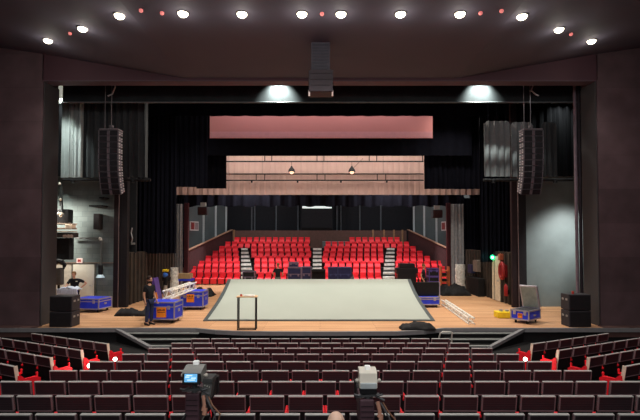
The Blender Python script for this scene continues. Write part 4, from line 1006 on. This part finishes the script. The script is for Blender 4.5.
# small aisle lights at the row ends
for px, py, Y, l in ((115.5, 359, 11.75, 'glowing aisle light by the front slanting row on the door side'), (89.8, 365.5, 10.8, 'glowing aisle light by the second slanting row on the door side'), (525, 359, 11.75, 'glowing aisle light by the front slanting row on the sign side')):
    p = at(px, py, Y); t = thing('aisle_light', l, 'lamp', (p.x, p.y, p.z), group='aisle lights')
    MB().ball((0, -.02, 0), .048, 12, 8).build('bulb', M('aisle_bulb', (255, 236, 214), .4, emit=9), t, smooth=True)
    mb = MB(); mb.box(-.03, .03, .02, .06, -.06, .05, .008); mb.tube([(0, .04, -.05), (0, .04, zfloor(Y) - p.z)], .014, 6); mb.build('lamp_post', blk_metal, t)
    d = bpy.data.lights.new('aisle_glow', 'POINT'); d.energy = 11; d.color = (1, .78, .68); d.shadow_soft_size = .05
    o = bpy.data.objects.new('aisle_glow', d); C.objects.link(o); o.location = (p.x, p.y - .09, p.z + .06)

# ------------------------------------------------------------------ people
skin_m = M('skin', (206, 156, 128), .55, var=.06, scale=8)
def skin_mesh(joints, edges, root, sub=1):
    """one smooth tapered surface grown round connected joints: joints {name: ((x,y,z), rx, ry)}"""
    names = list(joints); me = bpy.data.meshes.new('grow'); me.from_pydata([joints[n][0] for n in names], [(names.index(a), names.index(b)) for a, b in edges], [])
    o = bpy.data.objects.new('grow', me); C.objects.link(o)
    m = o.modifiers.new('s', 'SKIN'); m.use_smooth_shade = True
    for i, n in enumerate(names):
        sv = me.skin_vertices[0].data[i]; sv.radius = joints[n][1:3]; sv.use_root = n == root
    s = o.modifiers.new('d', 'SUBSURF'); s.levels = sub; s.render_levels = sub
    dg = bpy.context.evaluated_depsgraph_get(); out = bpy.data.meshes.new_from_object(o.evaluated_get(dg))
    vs = [v.co.copy() for v in out.vertices]; fs = [tuple(p.vertices) for p in out.polygons]
    bpy.data.objects.remove(o); bpy.data.meshes.remove(me); bpy.data.meshes.remove(out)
    return vs, fs
def person(label, loc, rz, P, shirt, trousers, hair, hair_len=.0, shoe=(30, 30, 34), bald=False, group=None, skin=None):
    """P: joint positions in metres (facing -Y before rotation), standing height about 1.78"""
    t = thing('person', label, 'person', loc, rz, group)
    J = {}
    def j(n, rx, ry=None): J[n] = (P[n], rx, ry or rx)
    j('pelvis', .12, .09); j('waist', .105, .08); j('chest', .12, .085); j('neckbase', .058, .055); j('neck', .050, .053)
    for s in 'LR':
        j('sh' + s, .050); j('el' + s, .042); j('wr' + s, .028); j('palm' + s, .034, .020)
        j('hip' + s, .088); j('kn' + s, .058); j('an' + s, .034); j('toe' + s, .026, .02)
    E = [('pelvis', 'waist'), ('waist', 'chest'), ('chest', 'neckbase'), ('neckbase', 'neck')]
    for s in 'LR': E += [('chest', 'sh' + s), ('sh' + s, 'el' + s), ('el' + s, 'wr' + s), ('wr' + s, 'palm' + s), ('pelvis', 'hip' + s), ('hip' + s, 'kn' + s), ('kn' + s, 'an' + s), ('an' + s, 'toe' + s)]
    v, f = skin_mesh(J, E, 'pelvis'); mb = MB(); mb.add(v, f)
    # head with face
    H = Vector(P['head']); a = P.get('turn', 0.0); tl = P.get('nod', 0.0)
    X = Matrix.Translation(H) @ Matrix.Rotation(a, 4, 'Z') @ Matrix.Rotation(tl, 4, 'X'); mb.X = X
    mb.ball((0, .012, .03), .098, 18, 14, (.80, 1.0, 1.12)); mb.ball((0, -.02, -.055), .062, 14, 10, (.9, 1.05, 1.05))
    mb.prism([(-.085, .03), (-.118, -.018), (-.085, -.024)], -.013, .013, 'x')
    for s in (-1, 1): mb.ball((s * .079, .015, .0), .026, 8, 6, (.45, .8, 1.2))
    mb.mi = 1
    for s in (-1, 1): mb.ball((s * .031, -.078, .022), .012, 8, 6)
    mb.mi = 2; mb.box(-.022, .022, -.092, -.080, -.062, -.054, .003)
    mb.X = Matrix.Identity(4); mb.mi = 0
    # fingers
    for s in 'LR':
        w_ = Vector(P['wr' + s]); p_ = Vector(P['palm' + s]); d = (p_ - w_).normalized(); side = d.cross(Vector(P.get('palmn' + s, (1 if s == 'L' else -1, 0, 0)))).normalized(); nn = side.cross(d)
        for q, ln in enumerate((.068, .076, .071, .056)):
            b = p_ + side * (q - 1.5) * .017 + d * .01
            mb.tube([b, b + d * ln * .55 + nn * .008, b + d * ln * .92 + nn * .026], [.0095, .0085, .006], 6)
        b = w_ + d * .03 + side * -.026; mb.tube([b, b + d * .035 - side * .022, b + d * .06 - side * .024 + nn * .015], [.012, .010, .007], 6)
    mb.build('body', [skin or skin_m, M('eye_dark', (30, 24, 24), .3), M('lip', (150, 80, 76), .5)], t, smooth=True)
    # shirt: torso with short sleeves
    K = {'pelvis': (tuple(Vector(P['pelvis']) + Vector((0, 0, -.08))), .166, .135)}
    for n, rx, ry in (('waist', .148, .118), ('chest', .172, .145), ('neckbase', .086, .082)): K[n] = (P[n], rx, ry)
    E2 = [('pelvis', 'waist'), ('waist', 'chest'), ('chest', 'neckbase')]
    for s in 'LR':
        K['sh' + s] = (P['sh' + s], .080, .080); e = Vector(P['sh' + s]).lerp(Vector(P['el' + s]), .72); K['sl' + s] = (tuple(e), .062, .062); E2 += [('chest', 'sh' + s), ('sh' + s, 'sl' + s)]
    v, f = skin_mesh(K, E2, 'pelvis'); mb = MB(); mb.add(v, f); mb.build('shirt', shirt, t, smooth=True)
    # trousers
    K = {'pelvis': (P['pelvis'], .15, .122)}; E2 = []
    for s in 'LR':
        K['hip' + s] = (P['hip' + s], .105, .105); K['kn' + s] = (P['kn' + s], .075, .075); K['an' + s] = (tuple(Vector(P['an' + s]) + Vector((0, 0, .005))), .060, .064); E2 += [('pelvis', 'hip' + s), ('hip' + s, 'kn' + s), ('kn' + s, 'an' + s)]
    v, f = skin_mesh(K, E2, 'pelvis'); mb = MB(); mb.add(v, f); mb.build('trousers', trousers, t, smooth=True)
    for s in 'LR':
        a_, b_ = Vector(P['an' + s]), Vector(P['toe' + s]); K = {'a': (tuple(a_ + Vector((0, 0, -.02))), .055, .055), 'h': (tuple(a_.lerp(b_, -.25) + Vector((0, 0, -.045))), .048, .04), 'm': (tuple(a_.lerp(b_, .6) + Vector((0, 0, -.02))), .052, .04), 't': (tuple(b_ + (b_ - a_) * .12), .045, .03)}
        v, f = skin_mesh(K, [('a', 'h'), ('a', 'm'), ('m', 't')], 'a')
        mb = MB(); mb.add([Vector((p.x, p.y, max(p.z, .002 if a_.z > 0 else -9))) for p in v], f); mb.build('shoe', M('shoe_%d_%d_%d' % shoe, shoe, .5), t, smooth=True)
    # hair cap
    if not bald:
        mb = MB(); mb.X = X; mb.ball((0, .020, .042), .105, 18, 14, (.84, 1.0, 1.08))
        if hair_len: mb.ball((0, .05, -.03), .085, 14, 10, (.95, .75, 1.2))
        nv = []
        for i, p in enumerate(mb.v):
            l = X.inverted() @ p
            if l.y < -.052 and l.z < .085: l.y = -.052 + (l.y + .052) * .1
            if l.z < -.01 and not hair_len: l.z = -.01 + (l.z + .01) * .15; l.x *= .9
            nv.append(X @ l)
        mb.v = nv; mb.build('hair', hair, t, smooth=True)
    return t
def stand_pose(**k):
    P = dict(pelvis=(0, 0, .94), waist=(0, .0, 1.10), chest=(0, .0, 1.32), neckbase=(0, .01, 1.46), neck=(0, .0, 1.56), head=(0, -.015, 1.66),
             shL=(.185, .0, 1.41), elL=(.235, .02, 1.13), wrL=(.24, -.06, .89), palmL=(.24, -.08, .80), shR=(-.185, .0, 1.41), elR=(-.235, .02, 1.13), wrR=(-.24, -.06, .89), palmR=(-.24, -.08, .80),
             hipL=(.095, 0, .88), knL=(.10, -.02, .50), anL=(.11, .02, .09), toeL=(.13, -.15, .035), hipR=(-.095, 0, .88), knR=(-.10, -.02, .50), anR=(-.11, .02, .09), toeR=(-.13, -.15, .035))
    P.update(k); return P
tee = M('shirt_black', (26, 27, 32), .85, var=.15, bump=.2); jeans = M('jeans_navy', (42, 52, 82), .85, var=.2, scale=15); darktr = M('trousers_dark', (34, 36, 44), .85)
hair_b = M('hair_dark_brown', (40, 28, 22), .7, var=.2, scale=30); hair_l = M('hair_light_brown', (120, 84, 52), .7, var=.2, scale=30); beard_m = M('beard_dark', (48, 32, 26), .8)
x, y = gnd(150.5, 325)
pm = person('person in black T-shirt and dark jeans standing on the stage beside the blue case', (x - .02, y, 0), math.radians(62),
            stand_pose(elL=(.24, .03, 1.13), wrL=(.22, -.12, .90), palmL=(.22, -.17, .83), turn=math.radians(8)), tee, jeans, hair_b)
mb = MB(); H = Vector((0, -.015, 1.66)); mb.X = Matrix.Translation(H) @ Matrix.Rotation(math.radians(8), 4, 'Z'); mb.ball((0, -.026, -.068), .064, 14, 10, (.95, 1.06, .9)); mb.build('beard', beard_m, pm, smooth=True)
# worker at the white door: one hand on hip, other on the wrapped case
Y_ = 20.3; x_ = X_(75.5, Y_)
pw = person('person in black polo shirt with hand on hip before the white door', (x_, Y_, 0), math.radians(20),
       stand_pose(chest=(.0, -.06, 1.31), neckbase=(.0, -.09, 1.45), neck=(-.01, -.12, 1.54), head=(-.02, -.15, 1.635), shL=(.185, -.06, 1.40), elL=(.46, .02, 1.24), wrL=(.25, -.08, 1.06), palmL=(.19, -.10, 1.02),
                  shR=(-.185, -.08, 1.39), elR=(-.30, -.22, 1.16), wrR=(-.44, -.38, 1.03), palmR=(-.50, -.44, 1.0), turn=math.radians(-15), nod=math.radians(12)), tee, darktr, hair_l)
MB().box(.06, .13, -.215, -.205, 1.33, 1.37).build('chest_logo', M('logo_cream', (220, 216, 200), .6), pw)
# worker seen from behind beyond the platform
Y_ = 27.4; x_ = X_(278, Y_)
person('person in black shirt seen from behind just beyond the platform edge', (x_, Y_, -.0), math.radians(180),
       stand_pose(pelvis=(0, 0, .90), elL=(.30, .02, 1.16), wrL=(.24, -.16, 1.02), palmL=(.20, -.23, 1.0), elR=(-.30, .02, 1.16), wrR=(-.24, -.16, 1.02), palmR=(-.20, -.23, 1.0), head=(0, -.03, 1.65), nod=math.radians(10)), tee, M('trousers_grey', (92, 96, 90), .8), hair_l)
Y_ = 26.5; x_ = X_(423.5, Y_)
person('person in dark jacket walking beside the stacked black cases', (x_, Y_, 0), math.radians(75),
       stand_pose(knL=(.10, -.16, .52), anL=(.11, -.22, .10), toeL=(.12, -.38, .04), knR=(-.10, .02, .50), anR=(-.11, .24, .12), toeR=(-.12, .10, .04), elR=(-.23, .14, 1.15), wrR=(-.22, .05, .92), palmR=(-.22, 0, .85)),
       M('jacket_charcoal', (44, 48, 54), .85), darktr, hair_l)
# seated camera operator, only the bald crown in view
Y_ = 3.9; x_ = X_(336, Y_) ; zt = Z_(413.2, Y_); sz = zt - 1.335
person('seated person with bald head below the second studio camera', (x_, Y_, sz), math.radians(180),
       dict(pelvis=(0, 0, .55), waist=(0, -.01, .72), chest=(0, -.02, .96), neckbase=(0, -.01, 1.07), neck=(0, -.03, 1.15), head=(0, -.045, 1.195), shL=(.19, -.01, 1.0), elL=(.25, -.06, .76), wrL=(.19, -.28, .68), palmL=(.17, -.36, .67),
            shR=(-.19, -.01, 1.0), elR=(-.25, -.06, .76), wrR=(-.19, -.28, .68), palmR=(-.17, -.36, .67), hipL=(.1, -.05, .52), knL=(.14, -.44, .50), anL=(.14, -.42, .09), toeL=(.15, -.60, .035),
            hipR=(-.1, -.05, .52), knR=(-.14, -.44, .50), anR=(-.14, -.42, .09), toeR=(-.15, -.60, .035)), tee, jeans, hair_l, bald=True, skin=M('skin_lit', (244, 206, 182), .5, var=.05))  # brighter skin copy, light on the crown put into the colour
t = thing('operator_stool', 'black round stool under the seated bald person', 'stool', (x_, Y_, sz))
MB().tube([(0, 0, .38), (0, 0, .44)], .19, 20).build('stool_top', blk_plastic, t)
for a in range(3): MB().tube([(0, 0, .38), (.24 * math.cos(a * 2.1 + .5), .24 * math.sin(a * 2.1 + .5), .0)], .018, 8).build('leg', blk_metal, t)

# ------------------------------------------------------------------ studio cameras on pedestals
def studio_camera(label, px, py0, Y, hood_m, w, screen, right_box):
    xc = X_(px, Y); t = thing('studio_camera', label, 'camera', (xc, Y, zfloor(Y)), group='studio cameras on pedestals')
    zl = lambda py, yy=Y: Z_(py, yy) - zfloor(Y)
    H = zl(py0)
    # viewfinder hood facing the operator (towards -Y), tilted top
    mb = MB(); hw = w / 2
    if screen:
        mb.prism([(-.10, H - .16), (.10, H - .16), (.10, H - .02), (.02, H - .01), (-.13, H - .045), (-.14, H - .058)], -hw, hw, 'x')
    else:
        mb.prism([(-.06, H - .18), (.16, H - .18), (.16, H - .01), (.06, H), (-.04, H - .03)], -hw, hw, 'x')
    hd = mb.build('viewfinder_hood', hood_m, t, smooth=True)
    MB().box(-.03, .03, .02, .08, H - .014, H + .03, .008).build('hood_light', M('hood_light_white', (240, 244, 240), .4, emit=.25), hd)
    if screen:
        mb = MB(); mb.X = Matrix.Translation((0, -.125, H - .103)) @ Matrix.Rotation(math.radians(-6), 4, 'X'); mb.box(-hw + .005, hw - .005, -.02, .02, -.075, .048, .008); vf = mb.build('viewfinder_monitor', blk_plastic, t)
        mb = MB(); mb.X = Matrix.Translation((0, -.125, H - .103)) @ Matrix.Rotation(math.radians(-6), 4, 'X'); mb.box(-.072, .062, -.026, -.020, -.045, .038); sc = mb.build('screen', M('screen_blue', (106, 176, 224), .3, emit=.8, var=.3, scale=30), vf)
        g = MB(); g.X = mb.X
        for q, (a, b, c_, d_) in enumerate(((-.05, .01, .018, .026), (-.06, -.02, .002, .010), (0, .05, -.008, .0), (-.04, .04, -.028, -.020))): g.box(a, b, -.029, -.0265, c_, d_)
        g.build('screen_lines', M('screen_pale', (214, 236, 250), .3, emit=1.0), sc)
    else:
        MB().box(-hw + .006, hw - .006, -.075, -.04, H - .185, H - .125, .008).build('monitor_back', M('hood_grey', (186, 198, 200), .5), t)
        MB().box(-hw + .004, hw - .004, -.06, .10, H - .245, H - .183, .01).build('viewfinder_base', blk_plastic, t)
    for s in (-1, 1):
        g = MB(); g.tube([(s * hw, -.02, H - .11), (s * (hw + .022), -.02, H - .11)], .010, 8); g.ball((s * (hw + .026), -.02, H - .11), .021, 10, 8); g.build('tilt_knob', M('knob_cream', (206, 202, 190), .4), t, smooth=True)
    g = MB(); g.obox((-.13, -.02, H - .275), (.12, -.02, H - .255), .04, .025); g.tube([(.02, 0, H - .25), (.11, -.03, H - .285), (.17, -.05, H - .31)], .012, 8); g.tube([(0, 0, H - .2), (0, 0, H - .30)], .03, 10)
    for s in (-1, 1): g.tube([(s * .05, -.03, H - .23), (s * .10, -.05, H - .262), (s * .15, -.04, H - .25)], .011, 7)
    g.build('viewfinder_arm', M('arm_grey', (86, 88, 90), .5), t, smooth=True)
    # camera body and lens pointing to the stage
    bx = MB(); bx.box(-.092, .062, -.06, .34, H - .62, H - .30, .015); bd = bx.build('camera_body', M('camera_body_wine', (84, 62, 70), .55, var=.12), t)
    g = MB()
    for q in range(4): g.box(-.08, .05, -.066, -.058, H - .37 - q * .055, H - .365 - q * .055)
    g.build('panel_line', M('camera_line', (30, 24, 28), .6), bd)
    g = MB(); g.box(-.075, .075, .34, .80, H - .56, H - .36, .02); g.box(-.09, .09, .74, .86, H - .575, H - .345, .02); g.build('lens', blk_plastic, t)
    if right_box:
        g = MB(); g.prism([(.085, H - .44), (.165, H - .38), (.20, H - .19), (.10, H - .18), (.075, H - .32)], -.02, .14, 'y'); rb = g.build('side_control_box', M('control_grey', (112, 114, 112), .5, var=.15), t)
        g = MB(); g.prism([(.095, H - .18), (.205, H - .185), (.20, H - .145), (.085, H - .14)], -.06, .16, 'y'); g.build('box_cover', M('control_dark', (70, 72, 72), .5), rb)
        g = MB()
        for q in range(3): g.ball((.115 + q * .025, -.025, H - .22 - .01 * q), .009, 8, 6)
        g.build('button', M('button_pale', (200, 200, 190), .4), rb, smooth=True)
    g = MB(); rnd = random.Random(px)
    g.tube([(.10, -.02, H - .33), (.12, -.05, H - .42), (.11, -.07, H - .48)], .022, 8); g.tube([(.13, -.06, H - .45), (.125, -.08, H - .52)], .026, 8)
    g.build('grip_handle', M('grip_skin_tan', (190, 140, 118), .6), t, smooth=True)
    for q in range(4):
        g = MB(); x0 = .08 + q * .025; g.tube([(x0, -.02, H - .34), (x0 + .05, -.06, H - .42), (x0 + .045 + .03 * q, -.05, H - .52), (x0 - .02 + .04 * q, -.03, H - .66), (x0 - .04, .0, H - .8)], .009, 7)
        g.build('cable', M(['cable_pale', 'cable_black', 'cable_grey2', 'cable_tan'][q], [(150, 144, 136), (24, 24, 26), (104, 104, 106), (150, 112, 90)][q], .5), t, smooth=True)
    g = MB(); g.tube([(-.02, .12, H - .62), (-.02, .12, H - .74)], .07, 14); g.build('pan_head', blk_metal, t)
    g = MB(); g.tube([(-.02, .12, .16), (-.02, .12, H - .74)], .06, 14); g.build('pedestal_column', blk_metal, t)
    g = MB(); g.tube([(-.02, .12, .08), (-.02, .12, .2)], .27, 20); g.build('pedestal_base', blk_metal, t)
    for a in range(3):
        g = MB(); cx, cy = -.02 + .25 * math.cos(a * 2.094 + .5), .12 + .25 * math.sin(a * 2.094 + .5); g.tube([(cx - .02, cy, .05), (cx + .02, cy, .05)], .05, 12); g.build('castor', blk_plastic, t)
    g = MB(); g.tube([(-.08, -.05, H - .52), (-.16, -.2, H - .66), (-.17, -.34, H - .72)], .014, 8); g.build('pan_bar', blk_metal, t)
studio_camera('dark studio camera with lit blue viewfinder screen above the wine chairs', 196, 364.5, 5.15, M('hood_grey_cover', (150, 152, 148), .5, var=.08), .205, True, True)
studio_camera('studio camera with pale cream viewfinder hood beside the seated bald person', 367.5, 369.5, 5.0, M('hood_cream_cover', (240, 236, 220), .5, var=.04), .185, False, False)
